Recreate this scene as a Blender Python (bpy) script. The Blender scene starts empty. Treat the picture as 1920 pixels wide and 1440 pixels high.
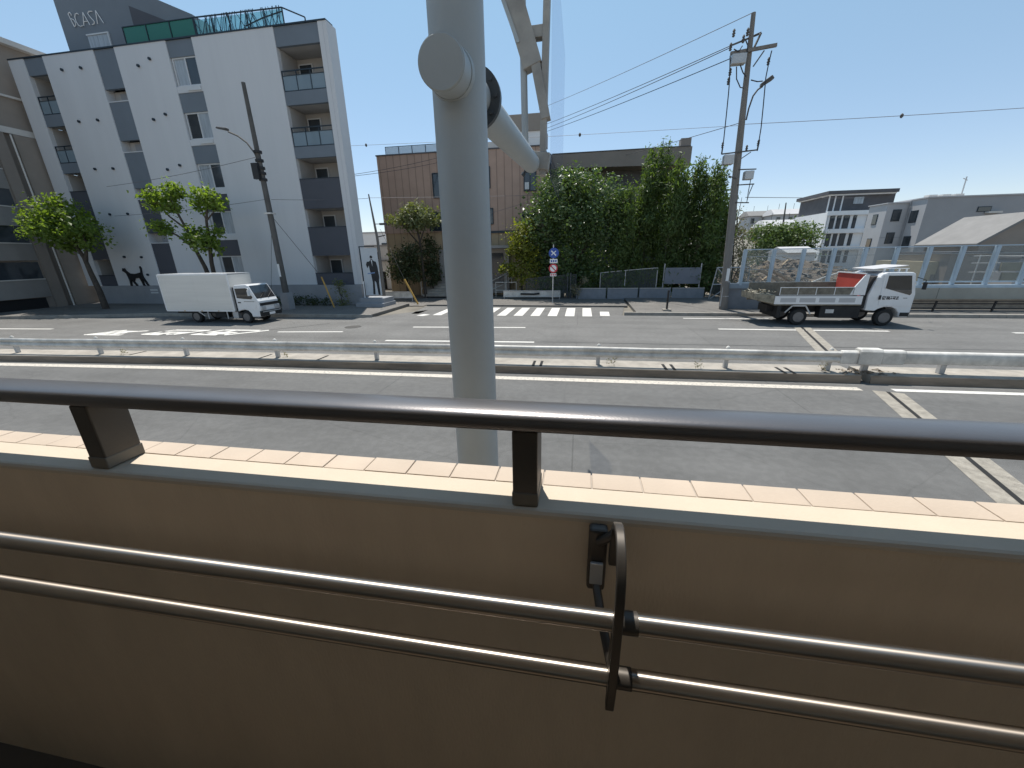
import bpy, math, random
from mathutils import Vector, Matrix
R=math.radians
rnd=random.Random(7)
sc=bpy.context.scene; COL=sc.collection
# ------------------------------------------------------------ camera model
YAW,PIT,ROL,FPX=R(9.84),R(18.66),R(-1.04),721.0
_f=Vector((-math.sin(YAW)*math.cos(PIT),math.cos(YAW)*math.cos(PIT),-math.sin(PIT)))
_r=Vector((math.cos(YAW),math.sin(YAW),0)); _u=_r.cross(_f)
_c,_s=math.cos(ROL),math.sin(ROL)
CR,CU=_c*_r+_s*_u,-_s*_r+_c*_u
EYE=Vector((0,0,3.0))
def ray(px,py): return (px-960)/FPX*CR-(py-720)/FPX*CU+_f
def AY(px,py,y): d=ray(px,py); return EYE+d*(y/d.y)
def AZ(px,py,z=0): d=ray(px,py); return EYE+d*((z-3)/d.z)
def AX(px,py,x): d=ray(px,py); return EYE+d*(x/d.x)
cam=bpy.data.cameras.new('camera'); co=bpy.data.objects.new('camera',cam); COL.objects.link(co)
cam.sensor_width=36; cam.lens=FPX/1920*36; cam.clip_start=.05; cam.clip_end=6000
M=Matrix((( CR.x,CU.x,-_f.x,0),(CR.y,CU.y,-_f.y,0),(CR.z,CU.z,-_f.z,3.0),(0,0,0,1)))
co.matrix_world=M; sc.camera=co
# ------------------------------------------------------------ materials
def lin(c):
    return tuple(((v/255)/12.92 if v/255<.04045 else ((v/255+.055)/1.055)**2.4) for v in c)
MATS={}
def pm(name,col,rough=.6,metal=0,var=.12,scale=2.0,bump=0.,bscale=60.,spec=.5,stretch=(1,1,1),coat=0,detail=6):
    if name in MATS: return MATS[name]
    m=bpy.data.materials.new(name); m.use_nodes=True; N=m.node_tree.nodes; L=m.node_tree.links
    b=N['Principled BSDF']; b.inputs['Roughness'].default_value=rough; b.inputs['Metallic'].default_value=metal
    b.inputs['Specular IOR Level'].default_value=spec; b.inputs['Coat Weight'].default_value=coat
    g=N.new('ShaderNodeNewGeometry'); mp=N.new('ShaderNodeMapping'); mp.inputs['Scale'].default_value=stretch
    L.new(g.outputs['Position'],mp.inputs['Vector'])
    n=N.new('ShaderNodeTexNoise'); n.inputs['Scale'].default_value=scale; n.inputs['Detail'].default_value=detail; n.inputs['Roughness'].default_value=.65
    L.new(mp.outputs[0],n.inputs['Vector'])
    rp=N.new('ShaderNodeValToRGB'); e=rp.color_ramp.elements
    e[0].position=.3; e[1].position=.7
    e[0].color=(*[max(0,c*(1-var)) for c in col],1); e[1].color=(*[min(1,c*(1+var)) for c in col],1)
    L.new(n.outputs['Fac'],rp.inputs[0]); L.new(rp.outputs[0],b.inputs['Base Color'])
    if bump:
        n2=N.new('ShaderNodeTexNoise'); n2.inputs['Scale'].default_value=bscale; n2.inputs['Detail'].default_value=4
        L.new(mp.outputs[0],n2.inputs['Vector'])
        bp=N.new('ShaderNodeBump'); bp.inputs['Strength'].default_value=bump; bp.inputs['Distance'].default_value=.02
        L.new(n2.outputs['Fac'],bp.inputs['Height']); L.new(bp.outputs[0],b.inputs['Normal'])
    MATS[name]=m; return m
def asphalt(name,base,tint=1.):
    m=bpy.data.materials.new(name); m.use_nodes=True; N=m.node_tree.nodes; L=m.node_tree.links
    b=N['Principled BSDF']; b.inputs['Roughness'].default_value=.85; b.inputs['Specular IOR Level'].default_value=.35
    g=N.new('ShaderNodeNewGeometry')
    def noise(scale,detail,stretch=None):
        v=g.outputs['Position']
        if stretch:
            mp=N.new('ShaderNodeMapping'); mp.inputs['Scale'].default_value=stretch; L.new(v,mp.inputs[0]); v=mp.outputs[0]
        n=N.new('ShaderNodeTexNoise'); n.inputs['Scale'].default_value=scale; n.inputs['Detail'].default_value=detail; L.new(v,n.inputs['Vector']); return n.outputs['Fac']
    def ramp(v,a,c0,b_,c1):
        r=N.new('ShaderNodeValToRGB'); r.color_ramp.elements[0].position=a; r.color_ramp.elements[1].position=b_
        r.color_ramp.elements[0].color=(*[c0]*3,1); r.color_ramp.elements[1].color=(*[c1]*3,1); L.new(v,r.inputs[0]); return r.outputs[0]
    def mul(a,c):
        x=N.new('ShaderNodeMix'); x.data_type='RGBA'; x.blend_type='MULTIPLY'; x.inputs[0].default_value=1; L.new(a,x.inputs[6]); L.new(c,x.inputs[7]); return x.outputs[2]
    c1=ramp(noise(220,3),.3,.62,.7,1.35)            # aggregate
    c2=ramp(noise(.6,5),.3,.88,.7,1.1)              # stains
    c3=ramp(noise(1.3,4,(.05,1.1,1)),.3,.9,.7,1.08)  # wheel tracks along the road
    vo=N.new('ShaderNodeTexVoronoi'); vo.feature='DISTANCE_TO_EDGE'; vo.inputs['Scale'].default_value=.33
    wv=N.new('ShaderNodeMix'); wv.data_type='VECTOR'; wv.inputs[0].default_value=.12; n9=N.new('ShaderNodeTexNoise'); n9.inputs['Scale'].default_value=1.5; n9.inputs['Detail'].default_value=5
    L.new(g.outputs['Position'],n9.inputs['Vector']); L.new(g.outputs['Position'],wv.inputs[4]); L.new(n9.outputs['Color'],wv.inputs[5]); L.new(wv.outputs[1],vo.inputs['Vector'])
    c4=ramp(vo.outputs['Distance'],.0,.87,.005,1.0)
    br=N.new('ShaderNodeTexBrick'); br.inputs['Scale'].default_value=1; br.inputs['Brick Width'].default_value=9.; br.inputs['Row Height'].default_value=3.4; br.inputs['Mortar Size'].default_value=.012; br.inputs['Color1'].default_value=(.97,.97,.97,1); br.inputs['Color2'].default_value=(1.03,1.03,1.03,1); br.inputs['Mortar'].default_value=(.72,.72,.72,1)
    L.new(g.outputs['Position'],br.inputs['Vector'])
    c5=ramp(noise(7,6),.42,.93,.6,1.04)
    k=mul(mul(mul(mul(mul(c1,c2),c3),c4),br.outputs[0]),c5)
    rgb=N.new('ShaderNodeRGB'); rgb.outputs[0].default_value=(base*1.0*tint,base*.99,base*.965/tint,1)
    k=mul(k,rgb.outputs[0]); L.new(k,b.inputs['Base Color'])
    bp=N.new('ShaderNodeBump'); bp.inputs['Strength'].default_value=.5; bp.inputs['Distance'].default_value=.01
    L.new(noise(260,2),bp.inputs['Height']); L.new(bp.outputs[0],b.inputs['Normal'])
    MATS[name]=m; return m
def glass(name,col,alpha=.25,rough=.05):
    m=bpy.data.materials.new(name); m.use_nodes=True; N=m.node_tree.nodes; L=m.node_tree.links
    b=N['Principled BSDF']; b.inputs['Base Color'].default_value=(*col,1); b.inputs['Roughness'].default_value=rough
    t=N.new('ShaderNodeBsdfTransparent'); t.inputs[0].default_value=(*[.6+.4*c for c in col],1)
    x=N.new('ShaderNodeMixShader'); x.inputs[0].default_value=alpha
    L.new(t.outputs[0],x.inputs[1]); L.new(b.outputs[0],x.inputs[2]); L.new(x.outputs[0],N['Material Output'].inputs['Surface'])
    MATS[name]=m; return m
def leafm(name,col,trans=.45,var=.45,rough=.4):
    m=bpy.data.materials.new(name); m.use_nodes=True; N=m.node_tree.nodes; L=m.node_tree.links
    b=N['Principled BSDF']; b.inputs['Roughness'].default_value=rough
    g=N.new('ShaderNodeNewGeometry'); n=N.new('ShaderNodeTexNoise'); n.inputs['Scale'].default_value=3.1; n.inputs['Detail'].default_value=8; n.inputs['Roughness'].default_value=.8
    L.new(g.outputs['Position'],n.inputs['Vector'])
    rp=N.new('ShaderNodeValToRGB'); e=rp.color_ramp.elements; e[0].position=.32; e[1].position=.68
    e[0].color=(col[0]*(1-var),col[1]*(1-var*.8),col[2]*(1-var),1); e[1].color=(col[0]*(1+var),col[1]*(1+var*.8),col[2]*(1+var*.3),1)
    L.new(n.outputs['Fac'],rp.inputs[0]); L.new(rp.outputs[0],b.inputs['Base Color'])
    t=N.new('ShaderNodeBsdfTranslucent')
    mx=N.new('ShaderNodeMix'); mx.data_type='RGBA'; mx.blend_type='MULTIPLY'; mx.inputs[0].default_value=1; mx.inputs[7].default_value=(1.5,1.6,.5,1)
    L.new(rp.outputs[0],mx.inputs[6]); L.new(mx.outputs[2],t.inputs[0])
    x=N.new('ShaderNodeMixShader'); x.inputs[0].default_value=trans
    L.new(b.outputs[0],x.inputs[1]); L.new(t.outputs[0],x.inputs[2]); L.new(x.outputs[0],N['Material Output'].inputs['Surface'])
    MATS[name]=m; return m
def siding(name,col,pitch,depth=.35):
    m=pm(name,col,.7,0,.1,.8); N=m.node_tree.nodes; L=m.node_tree.links; b=N['Principled BSDF']
    g=N.new('ShaderNodeNewGeometry'); s=N.new('ShaderNodeSeparateXYZ'); L.new(g.outputs['Position'],s.inputs[0])
    a=N.new('ShaderNodeMath'); a.operation='MULTIPLY'; a.inputs[1].default_value=1/pitch; L.new(s.outputs[0],a.inputs[0])
    f=N.new('ShaderNodeMath'); f.operation='FRACT'; L.new(a.outputs[0],f.inputs[0])
    c=N.new('ShaderNodeMath'); c.operation='GREATER_THAN'; c.inputs[1].default_value=.1; L.new(f.outputs[0],c.inputs[0])
    bp=N.new('ShaderNodeBump'); bp.inputs['Strength'].default_value=1; bp.inputs['Distance'].default_value=.03; L.new(c.outputs[0],bp.inputs['Height']); L.new(bp.outputs[0],b.inputs['Normal'])
    old=b.inputs['Base Color'].links[0].from_socket
    mr=N.new('ShaderNodeMapRange'); mr.inputs[3].default_value=1-depth; L.new(c.outputs[0],mr.inputs[0])
    mx=N.new('ShaderNodeMix'); mx.data_type='RGBA'; mx.blend_type='MULTIPLY'; mx.inputs[0].default_value=1; L.new(old,mx.inputs[6])
    cc=N.new('ShaderNodeCombineColor'); 
    for i in range(3): L.new(mr.outputs[0],cc.inputs[i])
    L.new(cc.outputs[0],mx.inputs[7]); L.new(mx.outputs[2],b.inputs['Base Color'])
    return m
# ------------------------------------------------------------ mesh builder
class MB:
    def __init__(s): s.v=[]; s.f=[]; s.m=[]; s.cur=0
    def mat(s,i): s.cur=i; return s
    def add(s,vs,fs):
        o=len(s.v); s.v+=[tuple(v) for v in vs]; s.f+=[tuple(i+o for i in f) for f in fs]; s.m+=[s.cur]*len(fs); return s
    def box(s,x0,x1,y0,y1,z0,z1):
        return s.add([(x0,y0,z0),(x1,y0,z0),(x1,y1,z0),(x0,y1,z0),(x0,y0,z1),(x1,y0,z1),(x1,y1,z1),(x0,y1,z1)],
            [(0,3,2,1),(4,5,6,7),(0,1,5,4),(1,2,6,5),(2,3,7,6),(3,0,4,7)])
    def hull8(s,b,t):   # four bottom points, four top points
        return s.add(list(b)+list(t),[(0,3,2,1),(4,5,6,7),(0,1,5,4),(1,2,6,5),(2,3,7,6),(3,0,4,7)])
    def prism(s,poly,a,b,ax='y'):
        def P(p,k):
            if ax=='y': return (p[0],k,p[1])
            if ax=='x': return (k,p[0],p[1])
            return (p[0],p[1],k)
        n=len(poly); area=sum(poly[i][0]*poly[(i+1)%n][1]-poly[(i+1)%n][0]*poly[i][1] for i in range(n))
        flip=(area>0)!=(ax!='y')
        vs=[P(p,a) for p in poly]+[P(p,b) for p in poly]
        bot=tuple(range(n)); top=tuple(range(n,2*n)); fs=[]
        fs.append(bot[::-1] if not flip else bot); fs.append(top if not flip else top[::-1])
        for i in range(n):
            j=(i+1)%n; q=(i,j,n+j,n+i); fs.append(q if not flip else q[::-1])
        return s.add(vs,fs)
    def bar(s,p,q,w,h=None,up=(0,0,1)):
        p,q=Vector(p),Vector(q); d=(q-p).normalized(); h=h or w; up=Vector(up)
        if abs(d.dot(up))>.98: up=Vector((0,1,0))
        a=d.cross(up).normalized()*w/2; b=a.cross(d).normalized()*h/2
        return s.hull8([p-a-b,p+a-b,q+a-b,q-a-b],[p-a+b,p+a+b,q+a+b,q-a+b])
    def tube(s,path,r,n=10,cap=True):
        P=[Vector(p) for p in path]; k=len(P); rs=r if isinstance(r,(list,tuple)) else [r]*k
        vs=[]; fs=[]; ref=Vector((.31,.2,.93))
        for i in range(k):
            d=(P[min(i+1,k-1)]-P[max(i-1,0)]).normalized()
            if abs(d.dot(ref))>.95: rr=Vector((1,0.1,0))
            else: rr=ref
            a=d.cross(rr).normalized()
            if i and a.dot(pa)<0 : a=-a
            pa=a
            b=d.cross(a)
            for j in range(n):
                t=2*math.pi*j/n; vs.append(P[i]+(a*math.cos(t)+b*math.sin(t))*rs[i])
        for i in range(k-1):
            for j in range(n):
                j2=(j+1)%n; fs.append((i*n+j,i*n+j2,(i+1)*n+j2,(i+1)*n+j))
        if cap: fs.append(tuple(range(n))[::-1]); fs.append(tuple(range((k-1)*n,k*n)))
        return s.add(vs,fs)
    def lathe(s,prof,c,ax='z',n=24):  # prof: (radius, height along axis)
        vs=[]; fs=[]; c=Vector(c)
        for (r,h) in prof:
            for j in range(n):
                t=2*math.pi*j/n; a,b=r*math.cos(t),r*math.sin(t)
                vs.append(c+Vector({'z':(a,b,h),'y':(a,h,b),'x':(h,a,b)}[ax]))
        k=len(prof)
        for i in range(k-1):
            for j in range(n):
                j2=(j+1)%n; fs.append((i*n+j,i*n+j2,(i+1)*n+j2,(i+1)*n+j))
        fs.append(tuple(range(n))[::-1]); fs.append(tuple(range((k-1)*n,k*n)))
        return s.add(vs,fs)
    def build(s,name,mats,parent=None,loc=None,smooth=False,bevel=0,seg=2):
        off=Vector((0,0,0)); q=parent
        while q: off+=q.location; q=q.parent
        L=Vector(loc) if loc is not None else Vector((0,0,0)); o_=off+L
        me=bpy.data.meshes.new(name); me.from_pydata([(v[0]-o_.x,v[1]-o_.y,v[2]-o_.z) for v in s.v],[],s.f)
        if not isinstance(mats,(list,tuple)): mats=[mats]
        for m in mats: me.materials.append(m)
        if len(mats)>1: me.polygons.foreach_set('material_index',s.m)
        if smooth: me.polygons.foreach_set('use_smooth',[True]*len(me.polygons))
        me.update()
        o=bpy.data.objects.new(name,me); COL.objects.link(o); o.location=L
        if parent: o.parent=parent
        if bevel:
            b=o.modifiers.new('bevel','BEVEL'); b.width=bevel; b.segments=seg; b.limit_method='ANGLE'; b.angle_limit=R(40)
            if smooth:pass
        if smooth:
            try: me.set_sharp_from_angle(angle=R(45))
            except Exception: pass
        return o
def tag(o,label=None,cat=None,group=None,kind=None):
    if label: o['label']=label
    if cat: o['category']=cat
    if group: o['group']=group
    if kind: o['kind']=kind
    return o
def thing(name,label,cat,loc=(0,0,0),group=None):
    o=bpy.data.objects.new(name,None); COL.objects.link(o); o.location=loc; o.empty_display_size=.2
    return tag(o,label,cat,group)
def copy_tree(o,loc,label,parent=None):
    c=o.copy(); COL.objects.link(c)
    if parent: c.parent=parent
    else: c.location=loc; c['label']=label
    for ch in list(o.children): copy_tree(ch,None,None,c)
    return c
def boxo(name,mats,parent,*b,bevel=0): return MB().box(*b).build(name,mats,parent,bevel=bevel)
# ------------------------------------------------------------ palette
A_NEAR=asphalt('asphalt_near',.135); A_FAR=asphalt('asphalt_far',.155,1.01); A_PAVE=asphalt('asphalt_pavement',.16,1.05)
def paint(name,col,base,thr):
    m=pm(name,col,.7,0,.12,9,.2,120); rp=[n for n in m.node_tree.nodes if n.type=='VALTORGB'][0]; nz=[n for n in m.node_tree.nodes if n.type=='TEX_NOISE'][0]
    nz.inputs['Scale'].default_value=14; nz.inputs['Roughness'].default_value=.75
    e=rp.color_ramp.elements; e[0].position=thr-.03; e[0].color=(base,base,base*.97,1); e[1].position=.62; e[1].color=(*col,1)
    x=rp.color_ramp.elements.new(thr+.02); x.color=(col[0]*.86,col[1]*.86,col[2]*.86,1); return m
PAINT=paint('road_paint',(.70,.68,.64),.24,.385)
PAINTOLD=paint('road_paint_old',(.60,.55,.48),.25,.43)
CONC=pm('concrete',(.34,.31,.27),.85,0,.25,2.5,.4,50)
CONCD=pm('concrete_dark',(.20,.185,.17),.9,0,.3,2.0,.4,40)
JOINT=pm('joint_concrete',(.29,.265,.225),.85,0,.3,6,.6,70)
BLACK=pm('black_gap',(.012,.012,.012),.9,0,.1,3)
BROWNW=pm('parapet_paint',(.68,.56,.425),.62,0,.09,2.2,.12,90,stretch=(1.6,1,.45),detail=9)
CAP=pm('cap_mortar',(.57,.49,.39),.8,0,.05,5,.06,160)
TILE=pm('cap_tile',(.50,.41,.325),.7,0,.10,3,.08,140)
GROUT=pm('tile_grout',(.40,.35,.30),.9,0,.1,8)
BRONZE=pm('bronze_anodised',(.19,.18,.18),.34,.75,.06,6,.03,200)
BRONZED=pm('bronze_post',(.085,.074,.062),.5,.3,.08,5,.05,160)
COLLAR=pm('post_collar',(.16,.145,.12),.6,.2,.1,8)
INOX=pm('satin_rail',(.38,.335,.29),.36,.95,.22,9,.0,140,stretch=(.2,4,4))
_b=INOX.node_tree.nodes['Principled BSDF']; _b.inputs['Anisotropic'].default_value=.8; _b.inputs['Anisotropic Rotation'].default_value=.25
_t=INOX.node_tree.nodes.new('ShaderNodeTangent'); _t.direction_type='RADIAL'; _t.axis='X'; INOX.node_tree.links.new(_t.outputs[0],_b.inputs['Tangent'])
BRACK=pm('bracket_metal',(.08,.07,.06),.42,.5,.08,8)
STEEL=pm('painted_steel',(.36,.39,.40),.5,0,.07,1.6,.06,40)
STEELD=pm('painted_steel_dark',(.06,.07,.08),.5,.2,.15,5)
STEELB=pm('painted_steel_worn',(.30,.285,.26),.6,0,.25,3,.1,30)
ACRY=glass('acrylic_panel',(.80,.82,.87),.055,.08)
WHITEW=pm('white_render',(.63,.64,.66),.75,0,.035,1.1,.08,60,stretch=(1,1,.10),detail=8)
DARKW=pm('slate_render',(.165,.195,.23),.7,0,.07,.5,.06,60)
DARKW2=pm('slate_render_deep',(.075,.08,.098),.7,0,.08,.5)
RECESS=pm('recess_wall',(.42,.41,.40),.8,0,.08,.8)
PLINTH=pm('plinth_render',(.30,.31,.33),.8,0,.1,.7,.1,40)
WIN=pm('window_glass',(.035,.045,.055),.06,0,.2,1.5,spec=.8)
WINL=pm('curtained_glass',(.36,.40,.44),.12,0,.3,2.5,stretch=(5,1,.3))
WFRAME=pm('window_frame_white',(.60,.62,.64),.5,0,.05,2)
BALG=glass('balcony_glass',(.35,.45,.52),.5,.08)
GREENG=glass('green_glass',(.04,.22,.17),.72,.08)
CYANG=glass('cyan_glass',(.35,.72,.78),.35,.08)
RAILD=pm('dark_rail',(.02,.035,.05),.5,.2,.1,4)
BLK=pm('black_paint',(.012,.012,.014),.5,0,.1,5)
SIGNW=pm('sign_white',(.80,.80,.80),.4,0,.04,5)
TANS=siding('tan_siding',(.42,.295,.235),.55)
TANL=siding('tan_siding_low',(.38,.285,.18),.55)
TAUPE=pm('taupe_wall',(.30,.26,.225),.75,0,.1,.5,.08,40)
GREYBR=pm('grey_brown_wall',(.24,.21,.185),.75,0,.1,.6,.08,40)
GREYB2=pm('grey_balcony',(.27,.26,.25),.75,0,.1,.6)
LEDGE=pm('pale_ledge',(.62,.60,.57),.75,0,.06,.8)
BARK=pm('bark',(.065,.052,.042),.9,0,.35,6,.8,30)
POLEC=pm('pole_concrete',(.20,.185,.17),.85,0,.15,2,.2,40,stretch=(4,4,.6))
POLED=pm('pole_dark',(.10,.095,.09),.8,0,.2,2,.2,40)
CABLE=pm('cable',(.03,.03,.035),.6,0,.1,3)
CABLEL=pm('cable_thin',(.16,.15,.16),.6,0,.1,3)
GALV=pm('galvanised',(.48,.49,.50),.42,.35,.12,3,.05,60)
GUARD=pm('guard_paint',(.60,.58,.54),.6,.05,.3,2.2,.05,40)
GUARDB=pm('guard_panel_grey',(.22,.24,.27),.6,.1,.15,2)
BLUEP=pm('barrier_post_blue',(.40,.49,.57),.5,0,.08,2)
PANEC=glass('barrier_pane',(.55,.60,.62),.13,.1)
BEIGEC=pm('parapet_beige',(.34,.33,.29),.8,0,.1,1,.15,40)
TRUCKW=pm('truck_white',(.74,.75,.76),.28,0,.05,1.4,coat=.4)
BOXW=pm('box_panel',(.68,.67,.64),.4,.1,.06,1.1,stretch=(.3,1,5))
TRUCKG=pm('truck_glass',(.02,.025,.03),.05,0,.2,2,spec=.9)
TYRE=pm('tyre',(.02,.02,.02),.85,0,.2,10)
RIM=pm('rim',(.17,.17,.175),.4,.6,.15,8)
CHASS=pm('chassis',(.02,.02,.021),.7,.1,.3,5)
REDP=pm('red_headboard',(.52,.085,.065),.5,0,.12,2)
DIRTW=pm('dirty_board',(.17,.155,.125),.85,0,.35,5,.3,30)
RUST=pm('muddy_tail',(.26,.235,.18),.9,0,.5,7,.6,30)
BLUES=pm('sign_blue',(.03,.08,.35),.5,0,.1,5); REDS=pm('sign_red',(.5,.04,.06),.5,0,.1,5)
YELP=pm('yellow_guard',(.50,.30,.07),.6,0,.2,6)
SUIT=pm('print_black',(.015,.016,.02),.5,0,.2,8); SKINP=pm('print_skin',(.35,.22,.15),.6,0,.1,8)
BOARDW=pm('banner_white',(.60,.62,.64),.6,0,.06,3)
ROOFG=pm('roof_grey',(.20,.195,.19),.8,0,.12,1.2,.2,20)
ROOFD=pm('roof_dark',(.10,.10,.11),.7,0,.2,1,.2,10)
HOUSEW=pm('house_white',(.84,.84,.84),.75,0,.06,.5)
HOUSEG=pm('house_grey',(.46,.46,.47),.75,0,.06,.3)
HOUSEGD=pm('house_grey_dark',(.33,.335,.35),.75,0,.07,.3)
HOUSEB=pm('house_beige',(.50,.43,.29),.8,0,.1,.6)
SOIL=pm('rubble_soil',(.15,.115,.085),.95,0,.5,1.5,1,5)
GRND=pm('ground_earth',(.17,.155,.13),.95,0,.4,.4,.5,4)
RUBB=pm('rubble_concrete',(.24,.205,.165),.9,0,.4,4,.4,20)
TIMB=pm('timber',(.42,.30,.18),.8,0,.3,5)
L_STREET=leafm('leaf_street',(.15,.215,.055),.55,.4,.5)
L_BROAD=leafm('leaf_broad',(.095,.145,.07),.38,.5,.36)
L_BAMB=leafm('leaf_bamboo',(.10,.15,.058),.42,.5,.5)
L_YEL=leafm('leaf_yellow',(.20,.215,.04),.45,.4,.5)
L_DULL=leafm('leaf_dull',(.16,.18,.10),.3,.5,.55)
L_DARK=leafm('leaf_dark',(.045,.06,.025),.25,.5,.5)
L_DRY=leafm('leaf_dry',(.22,.20,.155),.2,.4,.7)
L_HEDGE=leafm('leaf_hedge',(.10,.15,.055),.3,.5,.5)
# ------------------------------------------------------------ world and sun
SUN=Vector((-.145,.33,.94)).normalized()
w=bpy.data.worlds.new('World'); sc.world=w; w.use_nodes=True
sky=w.node_tree.nodes.new('ShaderNodeTexSky'); sky.sky_type='NISHITA'; sky.sun_disc=False
sky.sun_elevation=math.asin(SUN.z); sky.sun_rotation=math.atan2(SUN.x,SUN.y)
sky.air_density=.85; sky.dust_density=0.; sky.ozone_density=1.6; sky.altitude=800
bg=w.node_tree.nodes['Background']; bg.inputs[1].default_value=.15
_N=w.node_tree.nodes; _L=w.node_tree.links
_tc=_N.new('ShaderNodeTexCoord'); _sx=_N.new('ShaderNodeSeparateXYZ'); _L.new(_tc.outputs['Generated'],_sx.inputs[0])
_rp=_N.new('ShaderNodeValToRGB'); _e=_rp.color_ramp.elements; _e[0].position=0; _e[0].color=(.72,.60,.56,1); _e[1].position=.5; _e[1].color=(1.27,1.24,.95,1)
_e2=_rp.color_ramp.elements.new(.16); _e2.color=(.90,.81,.71,1)
_mx=_N.new('ShaderNodeMix'); _mx.data_type='RGBA'; _mx.blend_type='MULTIPLY'; _mx.inputs[0].default_value=1
_L.new(_sx.outputs[2],_rp.inputs[0]); _L.new(sky.outputs[0],_mx.inputs[6]); _L.new(_rp.outputs[0],_mx.inputs[7]); _L.new(_mx.outputs[2],bg.inputs[0])
sl=bpy.data.lights.new('sun','SUN'); sl.energy=4.2; sl.angle=R(.53); sl.color=(1,.95,.87)
so=bpy.data.objects.new('sun',sl); COL.objects.link(so); so.rotation_euler=(-SUN).to_track_quat('-Z','Y').to_euler()
sc.view_settings.view_transform='Standard'; sc.view_settings.look='None'; sc.view_settings.exposure=.42; sc.view_settings.gamma=1
cy=sc.cycles; cy.max_bounces=8; cy.transparent_max_bounces=24; cy.sample_clamp_indirect=6
# ------------------------------------------------------------ setting
def st(o): o['kind']='structure'; return o
# one ground sheet to the horizon, rising into low hills far away
mb=MB(); xs=[-3000,-900,-300,-120,-60,-30,0,30,60,100,160,300,900,3000]; ys=[-60,22,26,40,60,90,130,200,400,1200,4000]
def gh(x,y):
    if y<=60: return -.03
    t=min(1,(y-60)/70); return -.03+6.5*t*(1 if x>10 else .15)
for j,y in enumerate(ys):
    for x in xs: mb.v.append((x,y,gh(x,y)))
n=len(xs)
for j in range(len(ys)-1):
    for i in range(n-1): mb.f.append((j*n+i,j*n+i+1,(j+1)*n+i+1,(j+1)*n+i)); mb.m.append(0)
st(mb.build('ground',GRND,smooth=True))
road=st(MB().add([(-160,.95,0),(160,.95,0),(160,9.6,0),(-160,9.6,0)],[(0,1,2,3)]).build('road',A_NEAR))
mb=MB().add([(-160,9.6,.0),(160,9.6,0),(160,20,0),(-8.6,20,0),(-8.6,21.5,0),(-10.4,19.0,0),(-10.9,18.4,0),(-24,18.2,0),(-29,17.1,0),(-36,16.2,0),(-160,14,0)],[tuple(range(11))])
mb.add([(-9,20,.0),(2.2,20,0),(2.6,23.0,0),(-9.4,23.2,0)],[(0,1,2,3)])
mb.build('opposite_carriageway',A_FAR,road)
# markings (children of the road)
def strip(pts,w,z=.004,mb=None):
    mb=mb or MB(); k=len(pts); vs=[]
    for i,(x,y) in enumerate(pts):
        a=Vector(pts[max(i-1,0)]); b=Vector(pts[min(i+1,k-1)]); d=(b-a).normalized(); nn=Vector((-d.y,d.x))
        ww=w[i] if isinstance(w,(list,tuple)) else w
        vs+=[(x-nn.x*ww/2,y-nn.y*ww/2,z),(x+nn.x*ww/2,y+nn.y*ww/2,z)]
    return mb.add(vs,[(2*i,2*i+2,2*i+3,2*i+1) for i in range(k-1)])
strip([(-60,7.2),(-30,8.2),(-18,8.8),(-10.5,9.12),(-3,9.2),(4,9.28),(6.3,9.3)],[.28,.28,.28,.27,.25,.26,.22]).build('edge_line',PAINTOLD,road)
strip([(6.95,9.3),(12,9.36),(40,9.4)],.17).build('edge_line',PAINT,road)
for a,b,y0,y1,ww in ((-40,-24.6,13.4,14.3,.16),(-12.7,-9.8,14.5,14.75,.15),(-7.2,-2.2,16.05,16.3,.16),(-7.1,-1.5,13.25,13.45,.17),(5.6,11.6,16.52,16.52,.17),(15.5,21,16.5,16.5,.17)):
    strip([(a,y0),(b,y1)],ww).build('lane_line',PAINT,road)
strip([(4.9,19.2),(8.6,19.25)],.15).build('edge_line',PAINT,road)
strip([(-1.3,13.5),(14,13.6)],.05,.004).build('tar_seam',pm('tar',(.05,.05,.05),.7),road)
strip([(-19,14.2),(-14.3,14.0),(-11.7,16.7)],.09,.004).build('tar_seam',MATS['tar'],road)
for i in range(12):      # zebra stripes
    x=-8.25+i*.872
    if i==11: pts=[(x,19.75),(x+.05,21.2)]
    elif i==0: pts=[(x,19.3),(x+.25,19.8)]
    else: pts=[(x,19.55),(x+.02,22.6)]
    strip(pts,.47).build('zebra_stripe',PAINT,road)
# three painted characters stretched along the lane
GL=[[(0,.1,.35,.95),(.1,.2,.95,.9),(.15,.75,.8,.75),(.25,.45,.75,.45),(.3,.12,.5,.6),(.55,.1,.7,.55),(.05,.12,.9,.16)],
    [(.05,.15,.3,.9),(.3,.9,1.15,.95),(.35,.55,.9,.55),(.2,.3,.6,.35),(.65,.15,.85,.5),(.8,.2,1.1,.9),(.1,.15,.55,.12)],
    [(.0,.1,.25,.9),(.25,.9,1.1,.92),(.2,.5,.8,.5),(.25,.3,.75,.3),(.45,.1,.55,.9),(.75,.12,1.2,.75),(.95,.4,1.3,.95),(.0,.1,.6,.1)]]
for gi,(gx,gy) in enumerate(((-21.1,13.05),(-18.6,13.3),(-16.1,13.5))):
    mb=MB()
    for k,(a,b,c,d) in enumerate(GL[gi]):
        strip([(gx+a*2.1,gy+b*1.35),(gx+c*2.1,gy+d*1.35)],.22,.004+.0011*k,mb)
    mb.build('road_lettering',PAINT,road)
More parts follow.
